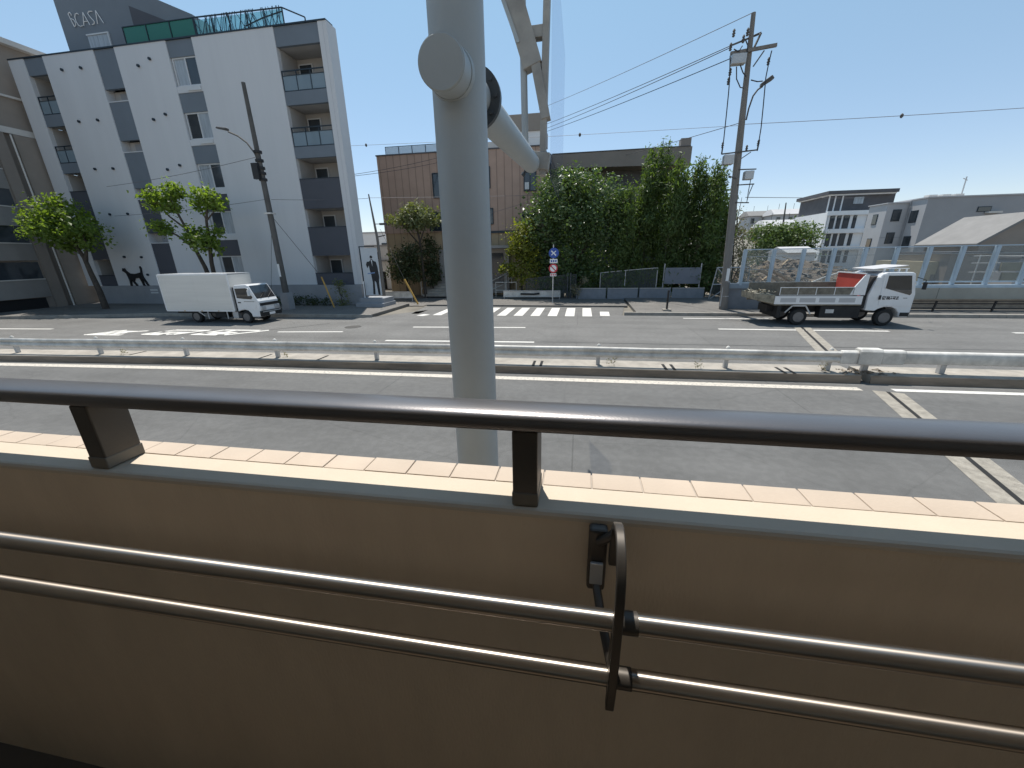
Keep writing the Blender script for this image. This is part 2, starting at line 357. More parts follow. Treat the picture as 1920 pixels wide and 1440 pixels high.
# expansion joints, near and far
def joint(p,q,ww,name):
    d=Vector((q[0]-p[0],q[1]-p[1])).normalized(); nn=Vector((-d.y,d.x))*ww
    for k,wd,mt,z in ((-1,.24,JOINT,.005),(1,.24,JOINT,.005),(0,.07,BLACK,.008)):
        strip([(p[0]+nn.x*k,p[1]+nn.y*k),(q[0]+nn.x*k,q[1]+nn.y*k)],wd,z).build(name,mt,road)
joint((6.75,9.15),(4.6,2.2),.15,'expansion_joint'); joint((8.95,17.2),(7.3,12.0),.17,'expansion_joint')
mh=AZ(662,613); MB().lathe([(.36,.0),(.36,.008),(.30,.0085),(.295,.006)],(mh.x,mh.y,0),'z',28).build('manhole_cover',pm('manhole_iron',(.07,.068,.065),.6,.4,.3,30,.3,60),road)
mh=AZ(500,735); MB().lathe([(.32,.0),(.32,.008),(.27,.0085),(.265,.006)],(mh.x-2.2,mh.y-.6,0),'z',28).build('manhole_cover',MATS['manhole_iron'],road)
# raised median with a shaded kerb face
MP=[(-90,5.0),(-60,7.2),(-30,8.6),(-18,9.12),(-10.5,9.5),(-3,9.62),(4,9.68),(6.55,9.72)]
def med(pts):
    mb=MB()
    for (x0,y0),(x1,y1) in zip(pts,pts[1:]):
        mb.hull8([(x0,y0,-.02),(x1,y1,-.02),(x1,y1+.85,-.02),(x0,y0+.85,-.02)],[(x0,y0+.03,.2),(x1,y1+.03,.2),(x1,y1+.82,.2),(x0,y0+.82,.2)])
    return mb
medn=st(med(MP).build('median',CONC))
def kface(pts):
    mb=MB()
    for (x0,y0),(x1,y1) in zip(pts,pts[1:]):
        mb.hull8([(x0,y0-.012,-.02),(x1,y1-.012,-.02),(x1,y1+.02,-.02),(x0,y0+.02,-.02)],[(x0,y0+.012,.185),(x1,y1+.012,.185),(x1,y1+.022,.185),(x0,y0+.022,.185)])
    return mb
KFACE=pm('kerb_face_shade',(.22,.18,.14),.9,0,.35,1.6,.4,40,stretch=(.5,1,3))  # shade of the kerb face put into a darker brown colour
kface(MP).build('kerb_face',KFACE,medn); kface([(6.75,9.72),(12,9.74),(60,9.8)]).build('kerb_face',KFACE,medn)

med([(6.75,9.72),(12,9.74),(60,9.8)]).build('median_section',CONC,medn)
mb=MB()
for x in (-13.9,-9.3,-7.4,-1.15,-.95,2.2,2.4,4.9,5.1): 
    yy=9.66-.05*max(0,-x-3)/5; mb.box(x,x+.07,yy+.04,yy+.55,.2,.206)
mb.build('drain_slot',BLACK,medn)
# pavements with kerbs
def pave(poly,name,z=.14): 
    o=st(MB().prism(poly,-.02,z,'z').build(name,A_PAVE)); return o
KERB=pm('kerb_stone',(.30,.28,.25),.85,0,.2,3,.3,50)
p1=pave([(2.9,20.15),(160,20.15),(160,24),(60,27.4),(3.0,27.4)],'pavement')
mb=MB()
x=2.3
while x<60: mb.box(x,x+.99,19.98,20.15,-.02,.15); x+=1.0
mb.build('kerb',KERB,p1,bevel=.012)
p2=pave([(-10.6,18.75),(-10.6,23.4),(-40,23.4),(-40,16.55),(-29,17.45),(-24,18.55)],'pavement')
mb=MB()
kp=[(-10.6,18.57),(-24,18.37),(-29,17.27),(-36,16.37),(-48,15.2)]
for (x0,y0),(x1,y1) in zip(kp,kp[1:]):
    n=int(abs(x1-x0)); 
    for i in range(n):
        a=(x0+(x1-x0)*i/n,y0+(y1-y0)*i/n); b=(x0+(x1-x0)*(i+.985)/n,y0+(y1-y0)*(i+.985)/n)
        mb.hull8([(a[0],a[1],-.02),(a[0],a[1]+.17,-.02),(b[0],b[1]+.17,-.02),(b[0],b[1],-.02)],[(a[0],a[1]+.02,.15),(a[0],a[1]+.17,.15),(b[0],b[1]+.17,.15),(b[0],b[1]+.02,.15)])
mb.build('kerb',KERB,p2)
p3=pave([(-9.4,23.3),(2.8,23.1),(2.9,27.4),(-9.4,27.6)],'pavement',.08)
p4=st(MB().add([(-13.2,23.4,.004),(-9.6,23.2,.004),(-10.2,60,.004),(-14.2,60,.004)],[(0,1,2,3)]).build('side_street',A_PAVE))
# ------------------------------------------------------------ walkway where the camera stands
st(boxo('walkway_floor',pm('walkway_tiles',(.09,.07,.05),.7,0,.15,2),None,-14,14,-2.2,.69,.85,1.05))
st(boxo('added_back_wall',pm('added_wall_finish',(.66,.57,.45),.8,0,.1,1),None,-14,14,-2.5,-2.2,0,5.2))  # unseen wall behind the camera, added to shape light on the parapet
st(boxo('added_ceiling',pm('added_ceiling_finish',(.65,.60,.52),.8,0,.1,1),None,-14,14,-2.2,.25,3.8,3.95))  # unseen ceiling added to keep sky and sun off the parapet's inner face
st(boxo('added_end_wall',MATS['added_wall_finish'],None,-3.0,-2.8,-2.2,.5,1.05,3.8))  # unseen end wall added to darken the parapet towards the left
wl=thing('parapet_wall','brown painted walkway parapet with a cream mortar top and pinkish tile edge','wall',(0,.69,0))
mb=MB(); mb.prism([(.69,0),(.69,2.462),(.735,2.462),(.735,0)],-14,14,'x'); mb.build('inner_face',BROWNW,wl)
mb=MB(); mb.prism([(.6885,2.4622),(.689,2.470),(.693,2.476),(.70,2.478),(.79,2.478),(.79,0),(.7352,0),(.7352,2.4622)],-14,14,'x'); mb.build('mortar_top',CAP,wl)
mb=MB(); mb.box(-14,14,.7902,.8535,0,2.4755); mb.build('tile_bed',GROUT,wl)
mb=MB(); x=-13.95; j=0
while x<13.9:
    j+=1; dz=rnd.uniform(-.0009,.0009)
    mb.box(x,x+.1125,.792,.858,2.38,2.479+dz)
    mb.box(x,x+.1125,.8536,.8581,2.25,2.377); x+=.1157
mb.build('tile_course',TILE,wl,bevel=.0018)
boxo('outer_face',CAP,wl,-14,14,.8537,.86,0,2.248)
# top guard rail on posts
hr=thing('guard_handrail','dark bronze flat oval handrail standing on short posts along the parapet top','handrail',(0,.75,2.478))
prof=[(.7005,2.663),(.704,2.657),(.797,2.657),(.802,2.664),(.802,2.680),(.797,2.687),(.788,2.6915),(.775,2.6950),(.760,2.6972),(.745,2.698),(.730,2.6973),(.718,2.6955),(.709,2.6928),(.703,2.689),(.7,2.683)]
MB().prism(prof,-14,14,'x').build('rail',BRONZE,hr,smooth=True)
for x in (-12.6,-11.47,-10.34,-9.21,-8.08,-6.95,-5.82,-4.69,-3.56,-2.43,-1.235,-.098,1.03,2.16,3.29,4.42,5.55,6.68,7.81,8.94,10.07):
    p=MB().box(x-.027,x+.027,.703,.792,2.4785,2.6565).build('post',BRONZED,hr,bevel=.004)
    MB().box(x-.0285,x+.0285,.7008,.794,2.4795,2.512).build('collar',COLLAR,p,bevel=.003)
# two-tier inner handrail on a bracket
dh=thing('wall_handrail','pair of satin metal inner handrails fixed to the brown wall by a dark bracket','handrail',(.09,.69,2.1))
def inner(z,r):
    for a,b in ((-14,.082),(.094,14)): MB().tube([(a,.54,z),(b,.54,z)],r,20).build('rail',INOX,dh,smooth=True)
    MB().tube([(.094,.54,z),(.125,.54,z)],r+.0015,20).build('bracket_shadow',BRACK,dh,smooth=True)  # bracket's cast shadow on the rail, built as a dark band
inner(2.372,.0185); inner(2.232,.0178)
pth=[(.655,2.40),(.655,2.44),(.651,2.475),(.640,2.502),(.622,2.522),(.600,2.533),(.575,2.533),(.552,2.523),(.533,2.505),(.520,2.48),(.513,2.45),(.510,2.41),(.510,2.30),(.511,2.24),(.515,2.20),(.520,2.165)]
outl=[];inn=[]
for i,(a_,b_) in enumerate(pth):
    p0=Vector(pth[max(i-1,0)]); p1=Vector(pth[min(i+1,len(pth)-1)]); d=(p1-p0).normalized(); nn=Vector((-d.y,d.x))*(.014 if i<12 else (.034 if i<14 else .016))
    outl.append((a_,b_)); inn.append((a_+nn.x,b_+nn.y))
mb=MB(); k=len(pth); x0_,x1_=.080,.096
for i in range(k):
    for (a_,b_) in (outl[i],inn[i]): mb.v.append((x0_,a_,b_)); mb.v.append((x1_,a_,b_))
for i in range(k-1):
    o,o2=4*i,4*i+4
    for q in ((0,1),(1,3),(3,2),(2,0)): mb.f.append((o+q[0],o+q[1],o2+q[1],o2+q[0])); mb.m.append(0)
mb.f.append((0,2,3,1)); mb.m.append(0); o=4*(k-1); mb.f.append((o,o+1,o+3,o+2)); mb.m.append(0)
br=mb.build('bracket',BRACK,dh,smooth=True,bevel=.002)
pl=MB().box(.040,.078,.662,.689,2.31,2.465).build('mounting_plate',BRACK,dh,bevel=.006)
MB().box(.045,.071,.6525,.6599,2.335,2.39).build('screw_cover',GALV,pl,bevel=.002)
MB().tube([(.06,.66,2.33),(.07,.60,2.30),(.088,.545,2.25)],.009,10).build('support_arm',BRACK,dh,smooth=True); MB().tube([(.06,.66,2.44),(.075,.65,2.46),(.088,.648,2.475)],.009,10).build('support_arm',BRACK,dh,smooth=True)
# ------------------------------------------------------------ steel gantry
PX,PY=-.535,1.9
gan=thing('sign_gantry','tall grey steel pillar carrying a cantilever pipe arm with steel frame and clear panel','gantry',(PX,PY,0))
MB().lathe([(.20,0),(.20,.025),(.116,.03),(.115,2),(.1145,4.9)],(PX,PY,0),'z',56).build('pillar',STEEL,gan,smooth=True)
MB().lathe([(.1172,-.012),(.1182,-.004),(.1182,.004),(.1172,.012)],(PX,PY,2.15),'z',56).build('weld_band',STEEL,gan,smooth=True)
a0=Vector((PX,1.674,3.679)); a1=Vector((PX,4.49,3.89)); dd=(a1-a0).normalized()
MB().tube([a0,a1],[.089,.089],40).build('arm_pipe',STEEL,gan,smooth=True)
MB().tube([a0-dd*.009,a0-dd*.0005],[.0855,.0905],40).build('end_cap',STEEL,gan,smooth=True)
MB().tube([a0-dd*.003,a0+dd*.036],[.091,.091],40).build('cap_ring',STEEL,gan,smooth=True)
c_=Vector((PX,PY,a0.z+dd.z*.23)); MB().tube([c_-dd*.127,c_-dd*.105],[.093,.097],40).build('weld_seam',STEEL,gan,smooth=True)
fl=MB().tube([a0+dd*.452,a0+dd*.470],[.135,.135],40).tube([a0+dd*.472,a0+dd*.490],[.135,.135],40).build('flange',STEELD,gan,smooth=True)
for k in range(10):
    t=2*math.pi*k/10; p=a0+dd*.438+Vector((math.cos(t)*.113,0,math.sin(t)*.113)); MB().tube([p,p+dd*.07],.009,6).build('bolt',STEELD,fl)
for k in range(6):
    t=2*math.pi*(k+.4)/6; c=Vector((math.cos(t),0,math.sin(t))); p=a0+dd*.490; tt=Vector((-c.z,0,c.x))*.0045
    q=[p+c*.088,p+c*.131,p+dd*.10+c*.088]
    MB().add([x-tt for x in q]+[x+tt for x in q],[(0,1,2),(5,4,3),(0,3,4,1),(1,4,5,2),(2,5,3,0)]).build('gusset',STEELD,gan)
gy=4.56
def G(px,py): return AY(px,py,gy)
MB().tube([G(985,268),G(981,85),G(976,-160)],.0335,16).build('hanger_pipe',STEEL,gan,smooth=True)
MB().bar(G(948,-50),G(1000,128),.185,.16,up=(0,1,0)).bar(G(1004,118),G(1024,225),.09,.145,up=(0,1,0)).build('raking_beam',STEELB,gan,bevel=.004)
MB().bar(G(936,-20),G(974,88),.03,.19,up=(0,1,0)).build('beam_flange',STEEL,gan)
MB().bar(G(1029,-120),G(1017,330),.062,.117,up=(0,1,0)).build('upright',STEELB,gan,bevel=.004)
MB().bar(G(985,66),G(1026,60),.095,.10,up=(0,1,0)).build('tie_plate',STEELB,gan,bevel=.003)
MB().bar(G(1000,127),G(1024,124),.036,.088,up=(0,1,0)).build('tie_plate',STEELB,gan,bevel=.003)
MB().bar(G(985,300),G(1030,305),.16,.146,up=(0,1,0)).build('end_box',STEELB,gan,bevel=.007)
mb=MB(); c=G(983,325); mb.tube([c,c+Vector((-.022,0,-.022))],.022,8); mb.tube([c,G(990,305)],.012,6); mb.build('cable_clamp',STEELD,gan)
pxx=G(1034,100).x; bt=G(1022,332).z
MB().box(pxx-.004,pxx+.004,gy+.07,gy+2.8,G(1022,285).z,5.9).build('clear_panel',ACRY,gan)
MB().box(pxx-.007,pxx+.007,gy+.07,gy+1.8,bt,G(1022,285).z-.002).build('reflection_panel',glass('reflection_tint',(.05,.07,.12),.55,.08),gan)  # reflection of the trees painted in as a dark blue strip
# ------------------------------------------------------------ striped apartment building
ap=thing('apartment_building','five storey white and slate striped apartment building with rooftop tower and cat silhouette','building',(-24,23,0))
XS=[-34.72,-33.55,-32.1,-28.36,-26.88,-23.36,-21.64,-16.55,-13.94,-13.43]; TOP,BOT=14.66,1.36
for i in (0,2,4,6): MB().box(XS[i],XS[i+1],23,23.6,BOT,TOP).build('white_panel',WHITEW,ap)
MB().prism([(XS[8],23.0),(XS[9],23.0),(XS[9],23.85),(XS[8],24.6)],BOT,TOP,'z').build('end_fin',WHITEW,ap)
mb=MB().box(-13.66,-13.655,22.996,23,BOT,TOP); mb.build('fin_joint',PLINTH,ap)
# main body behind the recesses; its east side falls back
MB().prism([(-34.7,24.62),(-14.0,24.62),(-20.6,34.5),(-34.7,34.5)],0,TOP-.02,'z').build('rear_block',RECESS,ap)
MB().box(-34.72,-13.45,22.97,23.62,TOP,TOP+.07).box(-34.7,-14.1,23.62,24.7,TOP,TOP+.05).build('roof_coping',RAILD,ap)
# balcony stacks
OP=[(11.75,13.79,1),(9.07,11.11,1),(7.40,8.49,0),(4.75,5.80,0),(2.05,3.11,0)]
def stack(x0,x1,wide):
    last=TOP-.003
    for k,(b,t,gl) in enumerate(OP):
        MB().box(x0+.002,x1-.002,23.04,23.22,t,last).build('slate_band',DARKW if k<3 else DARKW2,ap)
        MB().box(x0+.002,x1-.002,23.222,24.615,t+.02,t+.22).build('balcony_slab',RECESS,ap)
        last=b
        fl=b-.1 if gl else b-1.0
        # side cheeks of the recess
        MB().box(x0+.002,x0+.03,23.23,24.615,fl,t).build('recess_cheek',RECESS,ap)
        if wide:
            d=MB().box(x0+.12,x0+1.0,24.54,24.615,fl+.05,t-.22).build('balcony_door',WFRAME,ap)
            boxo('pane',WIN,d,x0+.19,x0+.93,24.525,24.539,fl+.12,t-.29)
            MB().box(x0+1.72,x0+2.08,24.5,24.615,max(fl,b-.4),t-.28).build('service_door',WFRAME,ap,bevel=.01)
        else:
            boxo('recess_screen',WFRAME,ap,x0+.72,x1-.1,24.3,24.34,fl,b+.52)
        if gl:
            rl=MB(); rl.box(x0+.01,x1-.01,23.05,23.1,b+.93,b+.98)
            rl.box(x0+.01,x1-.01,23.055,23.095,b+.72,b+.75); rl.box(x0+.01,x1-.01,23.05,23.1,b+.01,b+.05)
            nn=3 if wide else 2
            for q in range(nn+1):
                xx=x0+.03+(x1-x0-.06)*q/nn; rl.box(xx-.02,xx+.02,23.051,23.099,b+.05,b+.93)
            r=rl.build('balcony_rail',RAILD,ap)
            boxo('rail_glass',BALG,r,x0+.03,x1-.03,23.07,23.08,b+.05,b+.72)
        else:
            boxo('parapet_cap',RAILD,ap,x0+.002,x1-.002,23.02,23.24,b,b+.035)
            last=b-.001
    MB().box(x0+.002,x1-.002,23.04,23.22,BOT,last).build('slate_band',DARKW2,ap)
stack(XS[7],XS[8],True); stack(XS[1],XS[2],False)
# windows column
x0,x1=XS[5],XS[6]; last=TOP-.003
for k in range(5):
    t=13.87-2.665*k; b=t-1.38; lg=b-.32
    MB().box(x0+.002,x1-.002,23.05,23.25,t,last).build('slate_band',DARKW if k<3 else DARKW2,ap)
    fr=MB(); fr.box(x0+.05,x1-.05,23.1,23.2,t-.07,t); fr.box(x0+.05,x1-.05,23.1,23.2,b,b+.07)
    for xx in (x0+.05,x0+.86,x1-.12): fr.box(xx,xx+.07,23.1,23.2,b+.07,t-.07)
    wf=fr.build('window',WFRAME,ap)
    flip=k in (0,2)
    boxo('pane',WINL if flip else WIN,wf,x0+.12,x0+.86,23.15,23.18,b+.07,t-.07)
    boxo('pane',WIN if flip else WINL,wf,x0+.93,x1-.12,23.13,23.16,b+.07,t-.07)
    MB().box(x0+.002,x1-.002,23.02,23.6,lg,b-.002).build('sill_ledge',WHITEW,ap)
    if k in (0,1): boxo('air_unit',WFRAME,ap,x0+.75,x1-.1,22.96,23.018,lg+.06,b-.05,bevel=.01)
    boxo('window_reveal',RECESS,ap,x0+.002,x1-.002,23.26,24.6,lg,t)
    last=lg
MB().box(x0+.002,x1-.002,23.05,23.25,BOT,last).build('slate_band',DARKW2,ap)
# narrow recess column
x0,x1=XS[3],XS[4]; last=TOP-.003
for k in range(5):
    t=12.72-2.66*k; b=t-.66
    MB().box(x0+.002,x1-.002,23.05,23.25,t,last).build('slate_band',DARKW if k<3 else DARKW2,ap)
    boxo('recess_back',RECESS,ap,x0+.002,x1-.002,23.5,24.6,b,t)
    boxo('recess_screen',PLINTH,ap,x0+.5,x1-.05,23.44,23.49,b,t-.12)
    boxo('parapet_cap',WFRAME,ap,x0+.002,x1-.002,23.03,23.255,b,b+.05)
    last=b
MB().box(x0+.002,x1-.002,23.05,23.25,BOT,last).build('slate_band',DARKW2,ap)
# plinth, base and small details
MB().box(-33.75,-13.45,22.88,24.6,.12,1.345).build('plinth',PLINTH,ap)
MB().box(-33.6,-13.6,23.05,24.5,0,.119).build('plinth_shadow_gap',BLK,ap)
boxo('plinth_groove',PLINTH,ap,-15.4,-13.4,22.8,22.879,.12,.95)
for z in (1.02,.84): boxo('notice',BOARDW,ap,-29.35,-28.75,22.865,22.879,z,z+.1)
for xx,zz in ((-30.89,13.88),(-29.5,13.87),(-30.87,11.23),(-29.45,11.22),(-30.82,8.62),(-29.42,8.58),(-30.8,5.95),(-29.37,5.94),(-30.75,3.27),(-29.35,3.24),(-29.27,2.09),(-25.49,13.65),(-24.62,13.91),(-25.43,10.99),(-24.52,11.2),(-25.4,8.33),(-24.44,8.52)):
    MB().lathe([(.075,-.1),(.075,-.02),(.05,0)],(xx,23.0,zz),'y',10).build('vent_cap',RAILD,ap)
cat=[(-31.22,2.55),(-31.17,2.66),(-31.1,2.6),(-31.02,2.66),(-30.98,2.52),(-30.86,2.42),(-30.7,2.30),(-30.3,2.27),(-29.95,2.33),(-29.78,2.36),(-29.72,2.55),(-29.75,2.72),(-29.69,2.78),(-29.64,2.7),(-29.66,2.45),(-29.70,2.2),(-29.66,2.02),(-29.52,1.75),(-29.42,1.50),(-29.52,1.48),(-29.64,1.72),(-29.79,1.92),(-29.80,1.7),(-29.75,1.48),(-29.86,1.48),(-29.92,1.75),(-30.0,2.0),(-30.4,1.98),(-30.52,1.78),(-30.36,1.48),(-30.46,1.47),(-30.66,1.78),(-30.72,1.95),(-30.78,1.75),(-30.84,1.47),(-30.94,1.47),(-30.9,1.8),(-30.93,2.08),(-31.0,2.32),(-31.1,2.4),(-31.24,2.47)]
MB().prism([(x,z-.12) for x,z in cat],22.9,22.98,'y').build('cat_silhouette',BLK,ap)
# rooftop tower with letters
tw=MB().prism([(-31.26,TOP+.0),(-31.32,18.9),(-28.6,18.9),(-22.17,16.18),(-22.3,TOP)],24.0,30.5,'y').build('rooftop_tower',DARKW,ap)
fr=MB(); fr.box(-29.66,-28.05,23.93,23.998,15.83,15.9); fr.box(-28.12,-28.05,23.93,23.998,15.12,15.829); fr.box(-29.66,-28.1,23.95,23.997,15.05,15.119)
fr.build('frame',WFRAME,tw); boxo('tower_window',WINL,tw,-29.62,-28.13,23.97,23.999,15.12,15.83)
MB().prism([(-26.2,16.95),(-23.1,15.72),(-26.2,15.72)],23.985,23.999,'y').build('tower_shadow',DARKW2,tw)  # shadow on the tower face painted as a darker triangle
boxo('deck_wall',DARKW,tw,-26.9,-22.3,23.7,23.99,TOP+.06,15.75)
LET=[  # thin sign strokes, unit boxes: B'
 [(-30.49,16.95,-30.32,16.33),(-30.49,16.95,-30.36,17.03),(-30.36,17.03,-30.28,16.95),(-30.28,16.95,-30.3,16.86),(-30.36,16.72,-30.22,16.66),(-30.22,16.66,-30.15,16.52),(-30.15,16.52,-30.2,16.38),(-30.2,16.38,-30.32,16.33)],
 [(-29.74,16.86,-29.86,16.93),(-29.86,16.93,-29.99,16.9),(-29.99,16.9,-30.08,16.76),(-30.08,16.76,-30.08,16.55),(-30.08,16.55,-30.0,16.38),(-30.0,16.38,-29.86,16.31),(-29.86,16.31,-29.7,16.33)],
 [(-29.62,16.31,-29.42,16.93),(-29.42,16.93,-29.18,16.31),(-29.55,16.5,-29.3,16.5)],
 [(-28.75,16.92,-28.98,16.94),(-28.98,16.94,-29.1,16.84),(-29.1,16.84,-28.98,16.66),(-28.98,16.66,-28.8,16.44),(-28.8,16.44,-28.86,16.33),(-28.86,16.33,-29.02,16.32)],
 [(-28.62,16.31,-28.5,16.93),(-28.5,16.93,-28.18,16.31)]]
for ls in LET:
    mb=MB()
    for k,(a,b,c,d) in enumerate(ls): mb.bar((a,23.95-.0011*k,b),(c,23.95-.0011*k,d),.032,.06,up=(0,1,0)) if False else mb.tube([(a,23.95,b),(c,23.95,d)],.022,6)
    mb.build('sign_letter',SIGNW,tw)
# rooftop glass and lattice rails
gr=MB(); gr.box(-26.3,-21.56,23.3,23.34,15.64,15.68)
for k in range(4): gr.box(-26.3+1.57*k,-26.26+1.57*k,23.3,23.34,TOP+.07,15.64)
g=gr.build('green_rail',RAILD,ap); boxo('glass',GREENG,g,-26.25,-21.56,23.34,23.352,TOP+.07,15.64)
rl=MB(); rl.bar((-21.54,23.32,15.66),(-16.06,23.32,15.58),.05); rl.bar((-16.06,23.32,15.58),(-15.35,24.2,15.5),.05); rl.bar((-21.54,23.32,TOP+.1),(-15.5,23.32,TOP+.1),.04); 
for k in range(6): xx=-21.5+1.09*k; rl.box(xx-.025,xx+.025,23.3,23.35,TOP+.07,15.6)
rl.bar((-15.35,24.2,TOP+.05),(-15.35,24.2,15.5),.05)
for k in range(46):
    xx=-21.4+5.25*k/45; a=rnd.uniform(-.18,.18); z=TOP+.1; p=Vector((xx,23.32,z))
    for q in range(3):
        p2=p+Vector((a+rnd.uniform(-.07,.07),0,.31)); rl.bar(p,p2,.022); p=p2
rl.tube([(-18.4,23.33,15.0),(-17.3,23.33,15.25),(-16.1,23.33,15.42)],.03,6)
r=rl.build('lattice_rail',RAILD,ap); boxo('glass',CYANG,r,-21.5,-16.1,23.36,23.37,TOP+.07,15.55)
# low dark planting in front of the plinth is built with the trees below
# ------------------------------------------------------------ grey brown flats at the far left
lb=thing('flats_building','grey brown block of flats with curved balcony parapets beyond the striped building','building',(-35,20,0))
MB().prism([(-50,9),(-35,9),(-35,21.0),(-35.25,21.0),(-35.25,23.7),(-50,23.7)],0,10.6,'z').build('wall',GREYBR,lb)
MB().box(-50,-35.0,9,23.9,10.6,10.95).build('roof_ledge',LEDGE,lb)
MB().box(-50,-35.3,9,24.8,10.95,12.7).build('setback_wall',TAUPE,lb); MB().box(-50,-35.15,9,24.8,12.7,12.82).build('roof_ledge',LEDGE,lb)
MB().box(-50,-35.6,9,26.8,12.82,15.75).build('setback_wall',TAUPE,lb); MB().box(-50,-35.2,9,27.2,15.75,16.05).build('roof_ledge',LEDGE,lb)
MB().box(-35.24,-34.9,21.01,21.6,0,10.58).build('pier',GREYBR,lb)
MB().tube([(-34.82,21.86,0),(-34.82,21.86,10.5)],.045,10).build('drain_pipe',LEDGE,lb,smooth=True)
MB().box(-35.2,-35.0,22.1,23.69,0,10.58).build('flank_wall',TAUPE,lb)
for (z0,z1) in ((.85,1.95),(3.15,4.15),(5.2,6.3),(7.35,8.45),(9.6,10.55)):
    p=[]
    for k in range(13):
        y=9+12.0*k/12; p.append((-34.98+.55*math.sin(math.pi*k/12)**.7,y))
    MB().prism(p+[(-35.0,21.0),(-35.0,9)][::1] if False else [(-34.99,9)]+p[1:-1]+[(-34.99,20.99)],z0,z1,'z').build('balcony_parapet',GREYB2,lb)
    MB().prism([(-34.99,9)]+[(a+.05,b) for a,b in p[1:-1]]+[(-34.99,20.99)],z1+.002,z1+.06,'z').build('parapet_cap',LEDGE,lb)
    boxo('opening',WIN,lb,-34.998,-34.97,10,20.9,z1+.07,z1+1.1 if z1<9 else z1+.2)
boxo('car_port',BLK,lb,-34.998,-34.96,10,20.6,0.02,.8)
# ------------------------------------------------------------ tan clad building behind the pillar
tb=thing('clad_building','three storey brown metal clad building with roof railing, half hidden by the pillar','building',(-9,30,0))
MB().box(-15.0,-2.7,30,42,4.66,9.95).build('upper_wall',TANS,tb)
MB().box(-14.97,-2.72,30.05,42,0,4.655).build('lower_wall',TANL,tb)
boxo('beam',RAILD,tb,-8.5,-3.0,29.9,30.04,4.5,4.64)
boxo('roof_edge',ROOFD,tb,-15.05,-2.65,29.95,42,9.952,10.03)
mb=MB(); mb.box(-14.4,-8.2,30.3,30.34,10.56,10.6)
for k in range(7): mb.box(-14.4+1.03*k,-14.36+1.03*k,30.3,30.34,10.03,10.56)
r=mb.build('roof_railing',RAILD,tb); boxo('panel',glass('rail_sheet',(.6,.66,.7),.45,.2),r,-14.35,-8.2,30.345,30.35,10.05,10.55)
MB().box(-6.3,-3.0,31.5,37,11.3,12.35).build('roof_room_top',TAUPE,tb); MB().box(-6.1,-3.1,31.6,37,10.03,11.298).build('roof_room',HOUSEW,tb)
MB().prism([(-8.3,10.03),(-5.3,10.03),(-5.3,10.55),(-7.6,10.55)],30.6,31.4,'y').build('roof_cover',LEDGE,tb)
def window(x0,x1,z0,z1,y,par,bars=1,frame=RAILD,gm=WIN):
    fr=MB(); t=.06
    fr.box(x0,x1,y-.09,y-.002,z1-t,z1); fr.box(x0,x1,y-.09,y-.002,z0,z0+t); fr.box(x0,x0+t,y-.09,y-.002,z0+t,z1-t); fr.box(x1-t,x1,y-.09,y-.002,z0+t,z1-t)
    for k in range(bars): xx=x0+(x1-x0)*(k+1)/(bars+1); fr.box(xx-.02,xx+.02,y-.08,y-.003,z0+t,z1-t)
    f=fr.build('window',frame,par); boxo('pane',gm,f,x0+t,x1-t,y-.035,y-.006,z0+t,z1-t); return f
window(-10.82,-10.0,7.0,8.66,30,tb,0); window(-7.4,-6.5,7.5,8.9,30,tb,0); window(-4.1,-3.2,7.2,8.45,30,tb,1)
window(-11.3,-10.2,4.75,6.05,30,tb,1); window(-7.4,-6.35,5.1,6.2,30,tb,0); window(-4.25,-3.4,4.9,5.7,30,tb,0)
boxo('air_unit',WFRAME,tb,-4.0,-3.7,29.8,29.9,7.3,7.75)
boxo('garage_recess',BLK,tb,-9.3,-7.0,29.9,30.045,.3,3.9)
boxo('entrance_wall',TAUPE,tb,-6.95,-5.2,29.55,30.04,.2,3.4); boxo('entrance_canopy',GREYB2,tb,-7.6,-5.0,28.9,30.03,3.42,3.62)
boxo('entrance_door',WIN,tb,-6.5,-5.6,29.5,29.549,.9,3.1)
boxo('entrance_pier',GREYB2,tb,-10.5,-9.9,29.3,30.04,.2,3.4)
mb=MB()
for k in range(6): mb.box(-11.5,-8.6,27.9+.3*k,29.95,.1+.17*k,.1+.17*(k+1)-.002)
mb.build('entrance_stair',CONC,tb)
MB().tube([(-9.0,29.9,9.02),(-9.0,29.88,9.02)],.1,8).build('wall_lamp',SIGNW,tb)
def handrail(label,pts,h=.9):
    t=thing('stair_railing',label,'railing',pts[0]); up=Vector((0,0,h))
    P=[Vector(p) for p in pts]
    MB().tube([p+up for p in P],.028,8).build('top_rail',GUARD,t,smooth=True)
    MB().tube([p+up*.45 for p in P],.02,8).build('mid_rail',GUARD,t,smooth=True)
    for p in P: MB().tube([p,p+up],.026,8).build('post',GUARD,t,smooth=True)
    return t
handrail('white metal stair railing rising beside the bush, left of the pillar',[(-11.6,28,.12),(-11.55,28.8,.6),(-11.5,29.6,1.1)],1.0)
handrail('small white square railing beside the entrance right of the pillar',[(-5.9,27.9,.1),(-5.2,27.9,.1),(-4.4,27.9,.1)],1.0)
handrail('white railing climbing to the entrance door behind the pillar edge',[(-6.2,28.0,.1),(-5.3,28.9,.5),(-5.0,29.5,.9)],1.1)
# dark flat-eaved block behind the trees
eb=thing('flat_roof_building','dark grey block with a deep flat eave rising behind the tall bushes','building',(3,34,0))
MB().prism([(-2.4,9.12),(-2.4,10.03),(7.6,10.05),(7.6,8.9)],33,44,'y').build('eave',GREYBR,eb)
MB().box(-2.3,7.3,34.6,44,0,9.0).build('wall',ROOFD,eb)
MB().box(-2.35,7.5,32.96,44,10.052,10.1).build('roof_edge',ROOFD,eb)
MB().box(6.9,7.6,33.5,34.2,10.1,10.7).build('roof_vent',GREYBR,eb)
